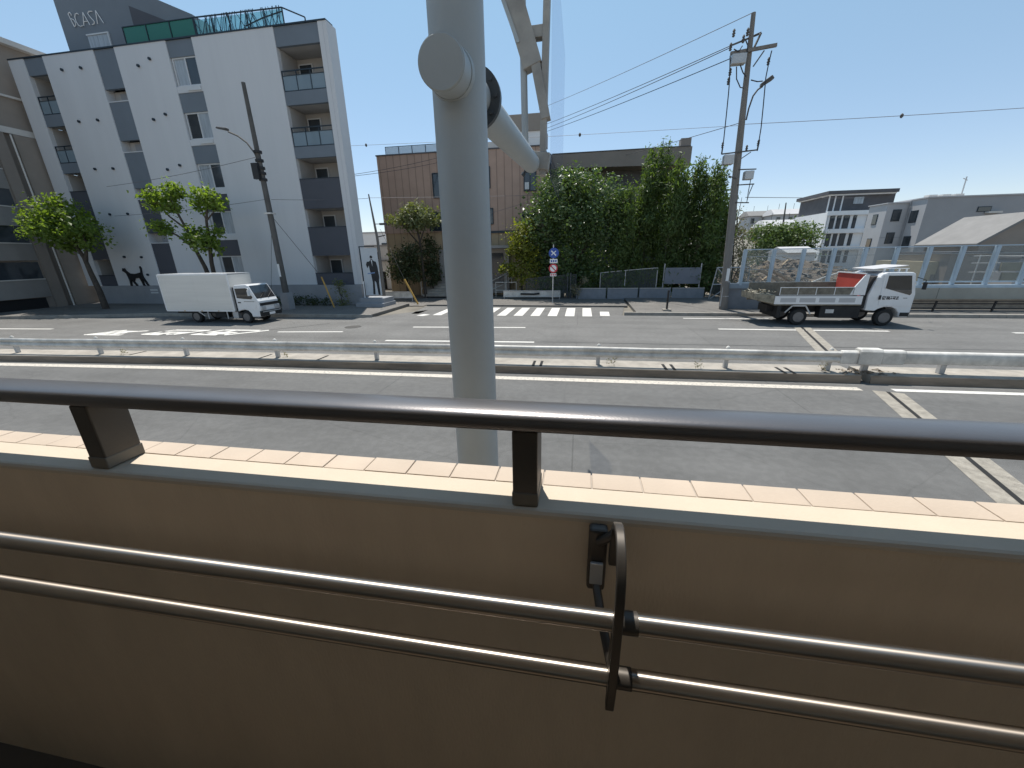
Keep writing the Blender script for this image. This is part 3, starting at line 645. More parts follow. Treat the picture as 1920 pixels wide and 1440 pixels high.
# white houses seen down the side street
def AYb(px,py,y): p=AY(px,py,y); return p.x,p.z
for lab,a,b,y,d in (('pale white house with flat roof at the end of the side street',(688,482),(742,420),46,8),):
    h=thing('white_house',lab,'house',(AYb(715,545,y)[0],y,0)); x0=AYb(*a,y)[0]-1.5; x1=AYb(742,480,y)[0]+1; z1=AYb(715,437,y)[1]
    MB().box(x0,x1,y,y+d,0,z1).build('wall',HOUSEW,h); MB().box(x0-.1,x1+.1,y-.1,y+d,z1+.002,z1+.15).build('roof_slab',HOUSEG,h)
    MB().box(x0,x1,y-.15,y-.002,z1*.55,z1*.6).build('ledge',HOUSEW,h)
    window(x1-2.6,x1-1.2,z1*.62,z1*.8,y,h,1); window(x1-2.4,x1-1.3,.8,2.0,y,h,1); window(x0+1.2,x0+2,z1*.3,z1*.45,y,h,0)
h=thing('white_house','low white house close behind the banner on the side street corner','house',(AYb(700,545,36)[0],36,0))
xa,xb=AYb(688,500,36)[0]-2,AYb(733,500,36)[0]; MB().box(xa,xb,36,43,0,3.9).build('wall',HOUSEW,h); MB().box(xa-.1,xb+.1,35.9,43,3.902,4.05).build('roof_slab',HOUSEG,h)
MB().box(xa+1,xb,35.7,35.998,2.55,2.7).build('awning',HOUSEGD,h); boxo('doorway',BLK,h,xb-1.6,xb-.6,35.95,35.998,0,1.6); window(xb-2.4,xb-1.0,2.75,3.4,36,h,1)
# ------------------------------------------------------------ foliage
def leaves(blobs,n,size,aspect=1.6,droop=0.,shell=.55,seed=1,fold=.25,upb=.35):
    rg=random.Random(seed); mb=MB(); V=mb.v; F=mb.f
    wts=[b[3]*b[4]*b[5] for b in blobs]; tot=sum(w**.75 for w in wts)
    for b,wt in zip(blobs,wts):
        k=int(n*wt**.75/tot); cx,cy,cz,rx,ry,rz=b
        # small clumps inside each blob so light and dark gaps show
        nc=max(6,k//26); cl=[]
        for _ in range(nc):
            while True:
                d=Vector((rg.gauss(0,1),rg.gauss(0,1),rg.gauss(0,1)))
                if d.length>.01: break
            d.normalize(); rr=rg.random()**(1/3)*(1-shell)+shell*rg.uniform(.75,1.08)
            cl.append((Vector((cx+d.x*rx*rr,cy+d.y*ry*rr,cz+d.z*rz*rr)),d,rg.uniform(.10,.30)*min(rx,rz,1.2)+size*.6))
        for _ in range(k):
            c,d,cr=cl[int(rg.random()*nc)]
            p=c+Vector((rg.gauss(0,cr),rg.gauss(0,cr),rg.gauss(0,cr*.8)))
            nn=(d*.7+Vector((rg.gauss(0,.6),rg.gauss(0,.6),rg.gauss(0,.6)+upb))).normalized()
            t=Vector((rg.gauss(0,1),rg.gauss(0,1),rg.gauss(0,.6)-droop)); t=(t-nn*t.dot(nn))
            if t.length<.01: continue
            t.normalize(); s=nn.cross(t); L=size*(.45+1.15*rg.random()**1.6); W=L/aspect
            o=len(V); mid=p+nn*(-L*fold*.4)
            V+= [tuple(p-t*L*.5),tuple(mid+s*W*.5+t*L*.05),tuple(p+t*L*.5-Vector((0,0,droop*L*.15))),tuple(mid-s*W*.5+t*L*.05)]
            F.append((o,o+1,o+2,o+3)); mb.m.append(0)
    return mb
def tree(name,label,cat,loc,blobs,n,size,lm,trunk,tm=BARK,group=None,**kw):
    t=thing(name,label,cat,loc,group)
    leaves(blobs,n,size,**kw).build('crown',lm,t)
    if trunk:
        mb=MB()
        rg=random.Random(len(blobs)*7+int(abs(loc[0])*10)); pts=[Vector(p) for pth,_,_ in trunk for p in pth[1:]]
        for b in blobs:
            c=Vector(b[:3]); s=min(pts,key=lambda p:(p-c).length+.6*max(0,p.z-c.z)); m=(s+c)/2+Vector((rg.uniform(-.1,.1),rg.uniform(-.1,.1),rg.uniform(-.12,.05)))
            e=c+Vector((rg.uniform(-.3,.3)*b[3],rg.uniform(-.3,.3)*b[4],.45*b[5])); mb.tube([s,m,c,e],[.035,.024,.016,.007],6)
            for q in range(3):
                e2=c+Vector((rg.uniform(-.8,.8)*b[3],rg.uniform(-.8,.8)*b[4],rg.uniform(.1,.8)*b[5])); mb.tube([m.lerp(c,.6),e2],[.013,.005],5)
        for pth,r0,r1 in trunk:
            k=len(pth); mb.tube(pth,[r0+(r1-r0)*i/(k-1) for i in range(k)],8)
        mb.build('trunk',tm,t,smooth=True)
    return t
Yt=20.2
tree('street_tree','bright green street tree with one leaning trunk in front of the grey brown flats','tree',(-29.8,Yt,0),
  [(-31.9,Yt,5.0,1.1,1.2,.75),(-30.9,Yt,5.75,1.3,1.3,.75),(-29.8,Yt-.2,5.1,1.15,1.2,.75),(-30.9,Yt-.6,4.8,1.2,1.0,.7),(-29.5,Yt+.2,4.3,.75,.9,.6),(-32.6,Yt,5.3,.6,.7,.35),(-30.2,Yt,6.4,.5,.5,.3),(-30.6,Yt+.2,4.1,.9,.9,.4)],
  5200,.2,L_STREET,[([(-29.75,Yt,0),(-29.78,Yt,1.2),(-29.95,Yt,2.3),(-30.05,Yt,3.2),(-30.5,Yt,4.3),(-31.1,Yt,5.2)],.19,.05),([(-30.03,Yt,3.0),(-29.6,Yt,3.9),(-29.5,Yt,4.9)],.11,.03),([(-30.3,Yt,3.9),(-31.4,Yt-.2,4.6),(-32.2,Yt,5.0)],.07,.02)],seed=3,shell=.5,aspect=1.5)
Yt=19.6
tree('street_tree','pruned street tree with forked dark limbs rising behind the white box truck','tree',(-20.9,Yt,0),
  [(-22.7,Yt,6.25,.62,.55,.36),(-21.9,Yt,6.6,.6,.5,.34),(-23.3,Yt,5.9,.3,.35,.26),(-22.2,Yt,5.75,.5,.4,.22),(-23.2,Yt,4.75,.42,.4,.3),(-22.7,Yt,4.6,.28,.3,.18),(-19.9,Yt,6.3,.5,.45,.38),(-19.3,Yt,5.85,.48,.45,.28),(-20.3,Yt,5.75,.32,.35,.24),(-20.9,Yt,4.2,.62,.5,.45),(-20.3,Yt,3.8,.55,.5,.45),(-19.8,Yt,4.5,.25,.3,.25)],
  3900,.19,L_STREET,[([(-20.75,Yt,0),(-20.75,Yt,1.5),(-20.95,Yt,2.6),(-21.25,Yt,3.5),(-21.5,Yt,4.6),(-21.9,Yt,5.7)],.15,.05),([(-20.6,Yt,0),(-20.5,Yt,1.6),(-20.45,Yt,2.8),(-20.25,Yt,4.0),(-20.1,Yt,5.0),(-19.7,Yt,6.1)],.14,.045),([(-21.3,Yt,3.6),(-22.2,Yt,4.3),(-23.0,Yt,4.7)],.07,.03),([(-21.5,Yt,4.6),(-22.4,Yt,5.3),(-22.9,Yt,6.0)],.06,.02),([(-20.1,Yt,5.0),(-19.4,Yt,5.5)],.05,.02)],seed=5,shell=.45,aspect=1.5)
Yt=28.0
tree('small_tree','small dull green tree with bare trunk against the tan clad wall','tree',(-11.3,Yt,0),
  [(-12.9,Yt,5.5,.8,.7,.4),(-11.6,Yt,5.9,.9,.8,.55),(-10.6,Yt,5.5,.8,.7,.5),(-11.7,Yt,5.1,.9,.7,.35)],3000,.2,L_DULL,
  [([(-11.3,Yt,0),(-11.35,Yt,2),(-11.4,Yt,4),(-11.6,Yt,5.4)],.13,.05),([(-11.38,Yt,3.7),(-12.4,Yt,4.9),(-12.9,Yt,5.4)],.06,.02),([(-11.4,Yt,3.9),(-10.8,Yt,5.2)],.06,.02)],seed=8)
tree('dark_bush','dense dark bush against the foot of the tan clad building','bush',(-12.6,27.6,0),
  [(-12.6,27.6,2.5,1.0,.9,1.0),(-12.1,27.6,3.2,.7,.7,.7),(-13.1,27.6,1.9,.7,.7,.7),(-12.0,27.6,1.9,.7,.7,.7)],4200,.16,L_DARK,[([(-12.5,27.6,0),(-12.5,27.6,1.8)],.1,.05)],seed=9,shell=.7)
tree('slim_shrub','tall dark shrub beside the entrance pier of the tan clad building','bush',(-10.9,28.6,0),
  [(-10.9,28.6,3.0,.5,.6,1.3),(-11.0,28.6,1.7,.55,.6,.9)],2200,.17,L_DARK,[([(-10.9,28.6,0),(-10.9,28.6,2)],.08,.04)],seed=10,shell=.7)
# big round tree left of the bamboo
Yt=28.4
tree('broadleaf_tree','large glossy round tree in front of the flat eaved block','tree',(-.2,Yt,0),
  [(-1.6,Yt-.3,6.5,1.5,1.5,1.3),(-.1,Yt-.3,7.0,1.3,1.4,.9),(1.2,Yt-.4,6.2,1.4,1.5,1.2),(2.3,Yt-.3,6.0,.9,1.2,.9),(-2.6,Yt-.3,5.0,1.1,1.4,1.3),(-.6,Yt-.6,5.0,1.7,1.5,1.1),(1.4,Yt-.5,4.7,1.6,1.5,1.1),(-2.9,Yt+.3,3.2,1.1,1.2,1.3),(-.8,Yt+.4,2.8,1.6,1.3,1.4),(1.2,Yt+.4,2.6,1.6,1.3,1.4),(-1.5,Yt,1.4,1.7,1.1,1.0),(1.2,Yt,1.2,1.8,1.1,1.0),(-.8,Yt,7.8,.6,.8,.45)],
  26000,.21,L_BROAD,[([(-.2,Yt,0),(-.2,Yt,2.5),(-.7,Yt,4.5),(-1.2,Yt,6)],.2,.06),([(-.2,Yt,2.4),(.8,Yt,4.2),(1.4,Yt,5.8)],.13,.05),([(-.2,Yt,1.5),(-1.6,Yt,3.2),(-2.4,Yt,4.6)],.1,.04)],seed=12,shell=.8,aspect=1.7)
tree('yellow_shrub','yellow green shrub at the left end of the tall bushes','bush',(-4.1,27.7,0),
  [(-4.1,27.7,4.2,.7,.7,.8),(-3.7,27.6,3.2,.8,.7,.8),(-4.4,27.7,3.3,.5,.5,.6),(-3.5,27.7,4.9,.45,.5,.4),(-3.7,27.7,1.9,.8,.7,1.0)],3600,.17,L_YEL,[([(-4,27.8,0),(-4,27.8,2),(-4.0,27.8,3.6)],.08,.03)],seed=14,shell=.6)
tree('leafy_weed','loose pale green plant by the entrance of the tan clad building','bush',(-5.0,27.6,0),
  [(-5.2,27.6,2.1,.5,.4,.25),(-4.7,27.6,2.0,.45,.4,.4)],520,.17,L_YEL,[([(-4.9,27.6,0),(-5.0,27.6,1.9)],.03,.015)],seed=15)
# bamboo clumps, one thing each
BG='bamboo clumps behind the wire fence'
bam=[(3.0,7.1,'lowest clump of bamboo, next to the glossy round tree'),(3.9,8.5,'bamboo clump with a rounded top just left of the tallest one'),(4.75,9.5,'tallest bamboo clump whose tip stands above the flat eave'),(5.6,8.5,'bamboo clump just right of the tallest tip'),(6.35,8.0,'bamboo clump in front of the roof vent'),(7.1,8.4,'upright bamboo plume in the middle of the right half'),(7.75,8.1,'slim bamboo plume second from the utility pole side'),(8.35,8.2,'bamboo plume closest to the pole with pointed top'),(8.9,6.6,'short bamboo clump right behind the utility pole')]
for i,(x,tp,lab) in enumerate(bam):
    y=28.0+.5*((i*37)%3-1); rr=random.Random(40+i); bl=[]
    for q in range(5):
        dx=rr.uniform(-.55,.55); th=tp-rr.uniform(0,1.3)-(.0 if q else -.0)
        if q==0: dx=0; th=tp
        yy=y+rr.uniform(-.9,.2)
        for z,rx,rz in ((th-.3,.09,.35),(th-.75,.17,.42),(th-1.35,.25,.5),(th-2.1,.31,.55),(th-3.0,.36,.6)): bl.append((x+dx-.05*(th-z),yy,z,rx,rx*1.3,rz))
    for z in (tp-3.8,tp-4.8,tp-5.8,tp-6.8):
        if z>.9: bl.append((x+rr.uniform(-.2,.2),y+.55,z,.78,.8,.75))
    cul=[([(x+rr.uniform(-.6,.6),y+rr.uniform(.2,1.),0),(x+rr.uniform(-.5,.5),y+rr.uniform(.2,.8),3),(x+rr.uniform(-.4,.4),y,tp-1.2)],.04,.015) for _ in range(5)]
    tree('bamboo_clump',lab,'bamboo',(x,y,0),bl,6800,.23,L_BAMB,cul,pm('bamboo_culm',(.07,.075,.04),.6),BG,seed=60+i,aspect=3.2,droop=.8,shell=.7,upb=.2)
tree('pale_bush','pale dry looking bush with bare twigs beside the utility pole','bush',(9.6,27.5,0),
  [(9.5,27.5,4.6,.5,.5,.8),(9.9,27.5,3.6,.7,.6,.7),(9.4,27.3,2.6,.7,.6,.8),(10.2,27.5,2.6,.7,.6,.6),(9.9,27.2,1.6,.9,.7,.7)],2600,.12,L_DRY,
  [([(9.7,27.5,0),(9.6,27.5,2),(9.4,27.5,4),(9.5,27.5,6)],.06,.012),([(9.7,27.5,1),(10.2,27.5,3),(10.5,27.5,4.6)],.04,.01),([(9.65,27.5,2),(9.1,27.5,4),(9.0,27.5,5.2)],.03,.01)],seed=17,shell=.3)
for k,(x,lab) in enumerate(((20.9,'rounded dark green tree beyond the clear barrier'),(23.6,'lighter green tree next to the white balconied block beyond the barrier'))):
    tree('far_tree',lab,'tree',(x,50,0),[(x-.9,50,4.5,1.4,1.3,1.0),(x+.7,50,4.7,1.5,1.3,.9),(x,49.6,3.7,1.9,1.3,1.1),(x-.2,50,2.4,1.9,1.2,1.2)],5500,.26,L_HEDGE,[([(x,50,0),(x,50,2.6)],.16,.1)],seed=20+k,group='trees beyond the barrier',shell=.75)
pb=leaves([(-18.9,22.3,.25,1.0,.4,.35),(-17.4,22.3,.3,1.0,.4,.4),(-16.0,22.3,.25,.9,.4,.35)],1900,.11,seed=31,shell=.6)
tag(pb.build('ground_cover',L_DARK),'low dark planting along the foot of the striped building','plants',kind='stuff')
tree('thin_shrub','thin straggly shrub at the foot of the slate balcony stack','bush',(-14.5,22.3,0),[(-14.6,22.3,1.1,.3,.25,.6),(-14.4,22.3,.6,.4,.3,.5)],620,.11,L_DULL,[([(-14.5,22.3,0),(-14.6,22.3,1.2)],.03,.01)],seed=33)
wd=[(3.0,9.95),(-14.1,9.62),(5.9,10.0),(-8.6,9.9),(.9,9.9)]
wl_=['small dry weed on the median beside the middle guardrail post','tall dead weed on the median in front of the painted characters','grey tuft of weed on the median near the guardrail sleeve','wispy weed on the median left of the pillar','low brown weed on the median right of the pillar']
for k,(x,y) in enumerate(wd):
    mb=leaves([(x,y,.32,.09,.08,.12)],60,.05,seed=70+k,aspect=2.5)
    for q in range(0): mb.bar((x,y,.2),(x+rnd.uniform(-.12,.12),y+rnd.uniform(-.08,.08),.2+rnd.uniform(.15,.3)),.008)
    tag(mb.build('weed',L_DRY,None,(x,y,.2)),wl_[k],'weed','weeds on the median')
# ------------------------------------------------------------ median guardrails
def gy_(x):
    pts=[(-40,8.2),(-30,8.9),(-18,9.42),(-10.5,9.72),(-4,9.86),(1,9.92),(6.4,9.98),(40,10.02)]
    for (a,b),(c,d) in zip(pts,pts[1:]):
        if a<=x<=c: return b+(d-b)*(x-a)/(c-a)
    return pts[-1][1]
gl=thing('guardrail','long pale metal guardrail on the median with one broad folded beam','guardrail',(-8,9.8,.2))
prof=[(-.02,.70),(-.055,.665),(-.055,.625),(-.02,.585),(.0,.57),(-.02,.555),(-.055,.515),(-.055,.475),(-.02,.43)]
mb=MB(); xs_=[-40+1.55*k for k in range(30)]+[6.38]; m=len(prof)
for x in xs_:
    yy=gy_(x)+.012*math.sin(x*1.9); 
    for dy,z in prof: mb.v.append((x,yy+dy,z+.006*math.sin(x*2.3)))
    for dy,z in reversed(prof): mb.v.append((x,yy+dy+.012,z+.006*math.sin(x*2.3)))
q=2*m
for i in range(len(xs_)-1):
    for j in range(q): j2=(j+1)%q; mb.f.append((i*q+j,(i+1)*q+j,(i+1)*q+j2,i*q+j2)); mb.m.append(0)
mb.build('beam',GUARD,gl,smooth=True)
for k,x in enumerate([-27.6,-24.5,-21.35,-18.2,-15.0,-11.9,-8.8,-5.65,-2.5,.57,3.7,6.0]):
    yy=gy_(x)+.05; p=MB().box(x-.05,x+.05,yy,yy+.10,.2,.66).build('post',GALV,gl,bevel=.012)
    boxo('bracket_block',GALV,p,x-.06,x+.06,yy-.045,yy-.001,.5,.64,bevel=.006)
    MB().lathe([(.05,0),(.045,.03),(.015,.06)],(x,yy+.05,.70),'z',10).build('post_cap',GUARD,p,smooth=True)
g2=thing('guardrail','rounded white pipe guardrail right of the median joint with a boxy end sleeve','guardrail',(9,10,.2))
mb=MB(); 
sec=[(-.07,.44),(-.09,.47),(-.09,.66),(-.07,.70),(-.03,.72),(.03,.72),(.06,.70),(.06,.44)]
mb.prism(sec,6.95,40,'x'); mb2=MB(); mb2.prism([(a+10.0,b) for a,b in sec],6.95,40,'x'); mb2.build('beam',GUARD,g2,smooth=True)
mb=MB(); mb.prism([(9.86,.40),(9.855,.72),(9.9,.78),(10.06,.78),(10.12,.74),(10.12,.40)],6.5,6.97,'x'); s=mb.build('sleeve',GUARD,g2,bevel=.03,seg=3)
MB().prism([(9.89,.42),(9.885,.70),(9.92,.745),(10.06,.745),(10.1,.70),(10.1,.42)],6.971,7.45,'x').build('collar',GUARD,g2,bevel=.02)
MB().prism([(9.9,.41),(9.895,.68),(9.94,.72),(10.02,.72),(10.02,.41)],6.15,6.499,'x').build('collar',GUARD,g2,bevel=.015)
for x in (6.78,8.35,10.6,12.9,15.2,17.5,19.8): MB().box(x-.06,x+.06,10.02,10.13,.2,.43).build('post',GALV,g2,bevel=.012)
mb=MB()
for k in range(70):
    x=6.65+rnd.gauss(0,.3); y=9.95+rnd.uniform(-.2,.25); s=rnd.uniform(.02,.075)
    c=Vector((x,y,.2+s*.3)); P=[c+Vector((rnd.uniform(-s,s),rnd.uniform(-s,s),rnd.uniform(-s*.4,s*.5))) for _ in range(6)]
    mb.add(P,[(0,1,2),(0,2,3),(0,3,1),(4,2,1),(4,3,2),(4,1,3),(5,1,2),(5,2,3)])
tag(mb.build('rubble_debris',RUBB),'loose broken concrete on the median under the guardrail sleeve','debris',kind='stuff')
# ------------------------------------------------------------ trucks
def wheel(par,x,y,r,w,name='wheel',double=False):
    t=MB().lathe([(r*.62,-w/2),(r*.9,-w/2),(r,-w*.32),(r,w*.32),(r*.9,w/2),(r*.62,w/2)],(x,y,r),'y',28).build(name,TYRE,par,smooth=True)
    MB().lathe([(r*.6,-.0),(r*.6,.05),(r*.5,.09),(r*.2,.05),(r*.12,.02)],(x,y-w/2-.01,r),'y',24).build('rim',RIM,t,smooth=True)
    mb=MB()
    for k in range(8): a=2*math.pi*k/8; mb.lathe([(.022,-.02),(.022,.02)],(x+math.cos(a)*r*.4,y-w/2+.02,r+math.sin(a)*r*.4),'y',6)
    mb.build('wheel_holes',CHASS,t)
# dump truck: x forward, near side at y=17.6
dt=thing('dump_truck','white dump truck with red headboard and open brown side boards driving right','truck',(10,18.4,0))
yn,yf_=17.6,19.35
cabp=[(11.32,.62),(11.30,1.2),(11.42,1.72),(11.62,2.02),(11.78,2.08),(12.62,2.08),(12.72,2.03),(12.90,1.25),(12.90,.42),(12.84,.36),(12.55,.36),(12.50,.52),(12.38,.68),(12.2,.76),(11.95,.76),(11.75,.68),(11.66,.60)]
cab=MB().prism(cabp,yn+.02,yf_-.02,'y').build('cab',TRUCKW,dt,bevel=.035,seg=3)
dr=MB().prism([(11.72,.82),(11.66,1.98),(11.76,2.02),(12.60,2.02),(12.66,1.95),(12.83,1.25),(12.82,.80),(12.45,.80)],yn+.004,yn+.03,'y').build('door',TRUCKW,dt,bevel=.006)
MB().prism([(11.76,1.50),(11.79,1.96),(12.58,1.96),(12.74,1.30),(12.70,1.22)],yn-.004,yn+.0035,'y').build('side_window',TRUCKG,dr)
MB().box(11.76,11.80,yn-.008,yn+.003,1.5,1.97).build('window_post',TRUCKW,dr)
MB().box(11.66,11.74,yn-.012,yn+.003,1.05,1.22).build('door_handle',BLK,dr,bevel=.005)
gx=11.80     # blocky door lettering
mb=MB()
def stk(mb,x,z,segs,s=.115,t=.022):
    for k,(a,b,c,d) in enumerate(segs): mb.bar((x+a*s,yn-.0015-.0009*k,z+b*s),(x+c*s,yn-.0015-.0009*k,z+d*s),t,.004,up=(0,1,0))
chs=[[(0,0,0,1),(0,1,.7,1),(.7,1,.7,.5),(0,.5,.7,.5),(.35,0,.35,.5),(0,0,.8,0)],[(0,.9,.8,.9),(.4,.9,.4,0),(0,.45,.8,.45),(.1,.1,.7,.1),(.8,0,.8,.9)],[(0,1,0,0),(0,0,.6,.3),(.3,1,.8,.9),(.5,.6,.8,.1)],[(0,.9,.8,.9),(.8,.9,.5,.4),(.2,.6,.6,0),(0,.3,.8,.2)],[(0,.8,.7,.9),(.7,.9,0,0),(0,0,.8,.15),(.3,.4,.6,.6)]]
for k,c in enumerate(chs): stk(mb,gx+.115*k,1.06,c)
stk(mb,12.50,1.08,[(0,.3,.7,.3),(.8,.3,1.4,.3)],.1,.018)
mb.build('lettering',BLK,dr)
wsd=MB().add([(12.732,yn+.08,2.0),(12.732,yf_-.08,2.0),(12.905,yf_-.08,1.27),(12.905,yn+.08,1.27)],[(0,3,2,1)]).build('windscreen',TRUCKG,dt)
MB().box(12.9,12.93,yn+.06,yf_-.06,.45,.62).build('bumper',CHASS,dt,bevel=.01)
MB().box(12.901,12.925,yn+.1,yn+.45,.72,.9).build('headlight',GALV,dt,bevel=.01); MB().box(12.901,12.925,yf_-.45,yf_-.1,.72,.9).build('headlight',GALV,dt,bevel=.01)
MB().box(12.55,12.86,yn-.002,yn+.019,.40,.55).build('corner_step',CHASS,dt,bevel=.008)
MB().prism([(11.18,.7),(11.30,.7),(11.28,1.25),(11.42,1.75),(11.5,1.95),(11.36,1.9),(11.2,1.5)],yn+.1,yf_-.1,'y').build('cab_rear_panel',CHASS,dt)
MB().box(11.42,11.6,yn+.005,yn+.019,1.55,1.9).build('rear_quarter_panel',TRUCKW,dt,bevel=.01)
mm=MB(); mm.tube([(12.75,yn-.02,1.9),(12.98,yn-.16,1.8),(12.98,yn-.16,1.5)],.014,6); mm.box(12.95,13.0,yn-.24,yn-.1,1.45,1.72); mm.build('mirror',BLK,dt)
MB().prism([(11.45,2.16),(12.6,2.30),(12.62,2.33),(11.45,2.2)],yn+.35,yf_-.1,'y').build('roof_deflector',HOUSEG,dt)
rk=MB()
for xx in (11.75,12.25,12.5): rk.box(xx,xx+.05,yn+.25,yn+.3,2.06,2.2)
rk.box(11.7,12.6,yn+.24,yn+.31,2.2,2.225); rk.build('roof_rack',TRUCKW,dt)
# bed
MB().box(7.98,11.15,yn+.06,yf_-.06,.80,.86).build('bed_floor',DIRTW,dt)
sp=MB().box(7.95,11.12,yn,yn+.055,.86,1.19).build('side_panel',TRUCKW,dt,bevel=.008)
for k in range(4): boxo('recess_panel',HOUSEG,sp,8.16+.71*k,8.74+.71*k,yn-.002,yn-.0005,.94,1.11)
boxo('top_lip',BLK,dt,7.98,10.9,yn+.002,yn+.05,1.1905,1.215)
sb=MB().box(8.1,10.72,yn+.012,yn+.035,1.216,1.53).build('side_board',DIRTW,dt)
fr=MB(); fr.box(8.08,10.74,yn+.0,yn+.011,1.515,1.54); fr.box(8.08,10.74,yn+.0,yn+.011,1.216,1.235)
for k in range(5): xx=8.08+.66*k; fr.box(xx,xx+.022,yn+.0,yn+.011,1.235,1.515)
fr.build('board_frame',TRUCKW,sb)
MB().box(7.55,11.15,yf_-.06,yf_,.86,1.62).build('side_panel',DIRTW,dt)
MB().prism([(10.62,1.22),(10.72,1.5),(11.02,2.0),(11.16,2.0),(11.16,1.22)],yn+.0,yn+.06,'y').build('gusset_plate',TRUCKW,dt,bevel=.008)
hb=MB().box(11.0,11.06,yn+.07,yf_-.05,.87,2.02).build('headboard',REDP,dt); boxo('headboard_cap',TRUCKW,hb,10.97,11.09,yn+.065,yf_-.03,2.021,2.06)
tg=MB(); tg.hull8([(7.25,yn+.15,1.02),(7.95,yn+.02,.86),(7.95,yf_-.02,.86),(7.25,yf_-.15,1.02)],[(7.22,yn+.15,1.30),(7.95,yn+.02,1.24),(7.95,yf_-.02,1.24),(7.22,yf_-.15,1.30)])
tg.build('tailgate',RUST,dt,bevel=.02)
mb=MB()
for k in range(60):
    x=7.25+rnd.random()*.9; y=yn+.15+rnd.random()*1.4; s=rnd.uniform(.05,.13); c=Vector((x,y,1.27+rnd.random()*.1))
    P=[c+Vector((rnd.uniform(-s,s),rnd.uniform(-s,s),rnd.uniform(-s*.6,s*.6))) for _ in range(6)]
    mb.add(P,[(0,1,2),(0,2,3),(0,3,1),(4,2,1),(4,3,2),(4,1,3),(5,1,2),(5,2,3)])
tag(mb.build('mud_load',RUST,dt),kind='stuff')
MB().box(7.9,12.3,yn+.45,yf_-.45,.5,.78).build('chassis',CHASS,dt)
MB().box(9.75,11.2,yn+.1,yn+.44,.3,.78).build('underrun_box',CHASS,dt,bevel=.02)
boxo('plate',GALV,dt,9.95,10.25,yn+.085,yn+.099,.5,.65)
mb=MB(); P=[(8.42,yn+.02,.52),(8.66,yn+.02,.80),(9.15,yn+.02,.80),(9.38,yn+.02,.46)]
for a,b in zip(P,P[1:]): mb.bar(a,b,.05,.02,up=(0,1,0))
mb.build('mudguard',GALV,dt)
boxo('mud_flap',CHASS,dt,8.15,8.3,yn+.1,yf_-.1,.3,.8)
for x in (8.98,12.08): wheel(dt,x,yn+.16,.335,.2); wheel(dt,x,yf_-.16,.335,.2)
# box truck
bt=thing('box_truck','white box truck with plain silver sided cargo body parked below the striped building','truck',(-17.8,17.1,0))
yn=16.42; yb=17.78
bx=MB().box(-20.44,-16.50,yn,yb+.03,.60,2.31).build('cargo_box',BOXW,bt,bevel=.012)
fr=MB(); fr.box(-20.46,-16.48,yn-.012,yn+.02,2.28,2.34); fr.box(-16.54,-16.48,yn-.012,yn+.02,.62,2.28); fr.box(-20.46,-20.40,yn-.012,yn+.02,.62,2.28); fr.box(-20.44,-16.5,yn-.01,yn+.02,.57,.62)
fr.build('corner_trim',TRUCKW,bx)
for z in (1.0,1.45,1.9): boxo('panel_rib',BOXW,bx,-20.38,-16.56,yn-.005,yn-.0005,z,z+.015)
for x in (-19.4,-18.4,-17.45): boxo('marker_lamp',YELP,bx,x,x+.08,yn-.02,yn-.0125,.585,.615)
for x in (-20.2,-18.5,-16.8): boxo('roof_rivet_strip',BOXW,bx,x,x+.03,yn-.004,yn-.0005,.63,2.27)
boxo('box_roof',TRUCKW,bx,-20.44,-16.5,yn+.021,yb+.02,2.3405,2.36)
MB().box(-20.3,-15.6,yn+.4,yb-.4,.42,.60).build('chassis',CHASS,bt)
cabp=[(-16.36,.56),(-16.36,1.74),(-16.28,1.82),(-15.64,1.84),(-15.54,1.80),(-15.20,1.16),(-15.14,1.06),(-15.12,.80),(-15.12,.36),(-15.2,.31),(-15.62,.31),(-15.66,.48),(-15.80,.62),(-16.0,.66),(-16.2,.62)]
MB().prism(cabp,yn+.04,yb-.04,'y').build('cab',TRUCKW,bt,bevel=.035,seg=3)
d=MB().prism([(-16.30,.8),(-16.30,1.72),(-15.64,1.74),(-15.54,1.70),(-15.26,1.17),(-15.30,.72),(-15.55,.66),(-16.0,.74)],yn+.022,yn+.05,'y').build('door',TRUCKW,bt,bevel=.006)
MB().prism([(-16.24,1.22),(-16.26,1.66),(-15.66,1.68),(-15.58,1.64),(-15.38,1.26),(-15.46,1.16),(-15.9,1.18)],yn+.014,yn+.0215,'y').build('side_window',TRUCKG,d)
boxo('door_handle',BLK,d,-16.24,-16.08,yn+.012,yn+.0215,.98,1.03); boxo('body_line',BLK,d,-15.9,-15.32,yn+.016,yn+.0215,1.04,1.06)
ws=[(-15.535,1.78),(-15.215,1.18)]
nv=Vector((.64,0,.34)).normalized()*.006
MB().add([(ws[0][0]+nv.x,yn+.1,ws[0][1]+nv.z),(ws[1][0]+nv.x,yn+.08,ws[1][1]+nv.z),(ws[1][0]+nv.x,yb-.08,ws[1][1]+nv.z),(ws[0][0]+nv.x,yb-.1,ws[0][1]+nv.z)],[(0,1,2,3)]).build('windscreen',TRUCKG,bt)
for a in (.3,.8): MB().bar((-15.20,yn+a,1.22),(-15.32,yn+a+.42,1.45),.018).build('wiper',BLK,bt)
boxo('grille',CHASS,bt,-15.125,-15.09,yn+.1,yb-.1,.84,.97); b=MB().box(-15.16,-15.05,yn+.02,yb-.02,.34,.60).build('bumper',CHASS,bt,bevel=.02)
boxo('bumper_strip',GALV,b,-15.052,-15.04,yn+.1,yb-.1,.53,.57); boxo('number_plate',SIGNW,b,-15.052,-15.035,yn+.5,yn+.86,.38,.50)
for a in (yn+.08,yb-.38): MB().box(-15.13,-15.06,a,a+.30,.64,.80).build('headlight',GALV,bt,bevel=.02)
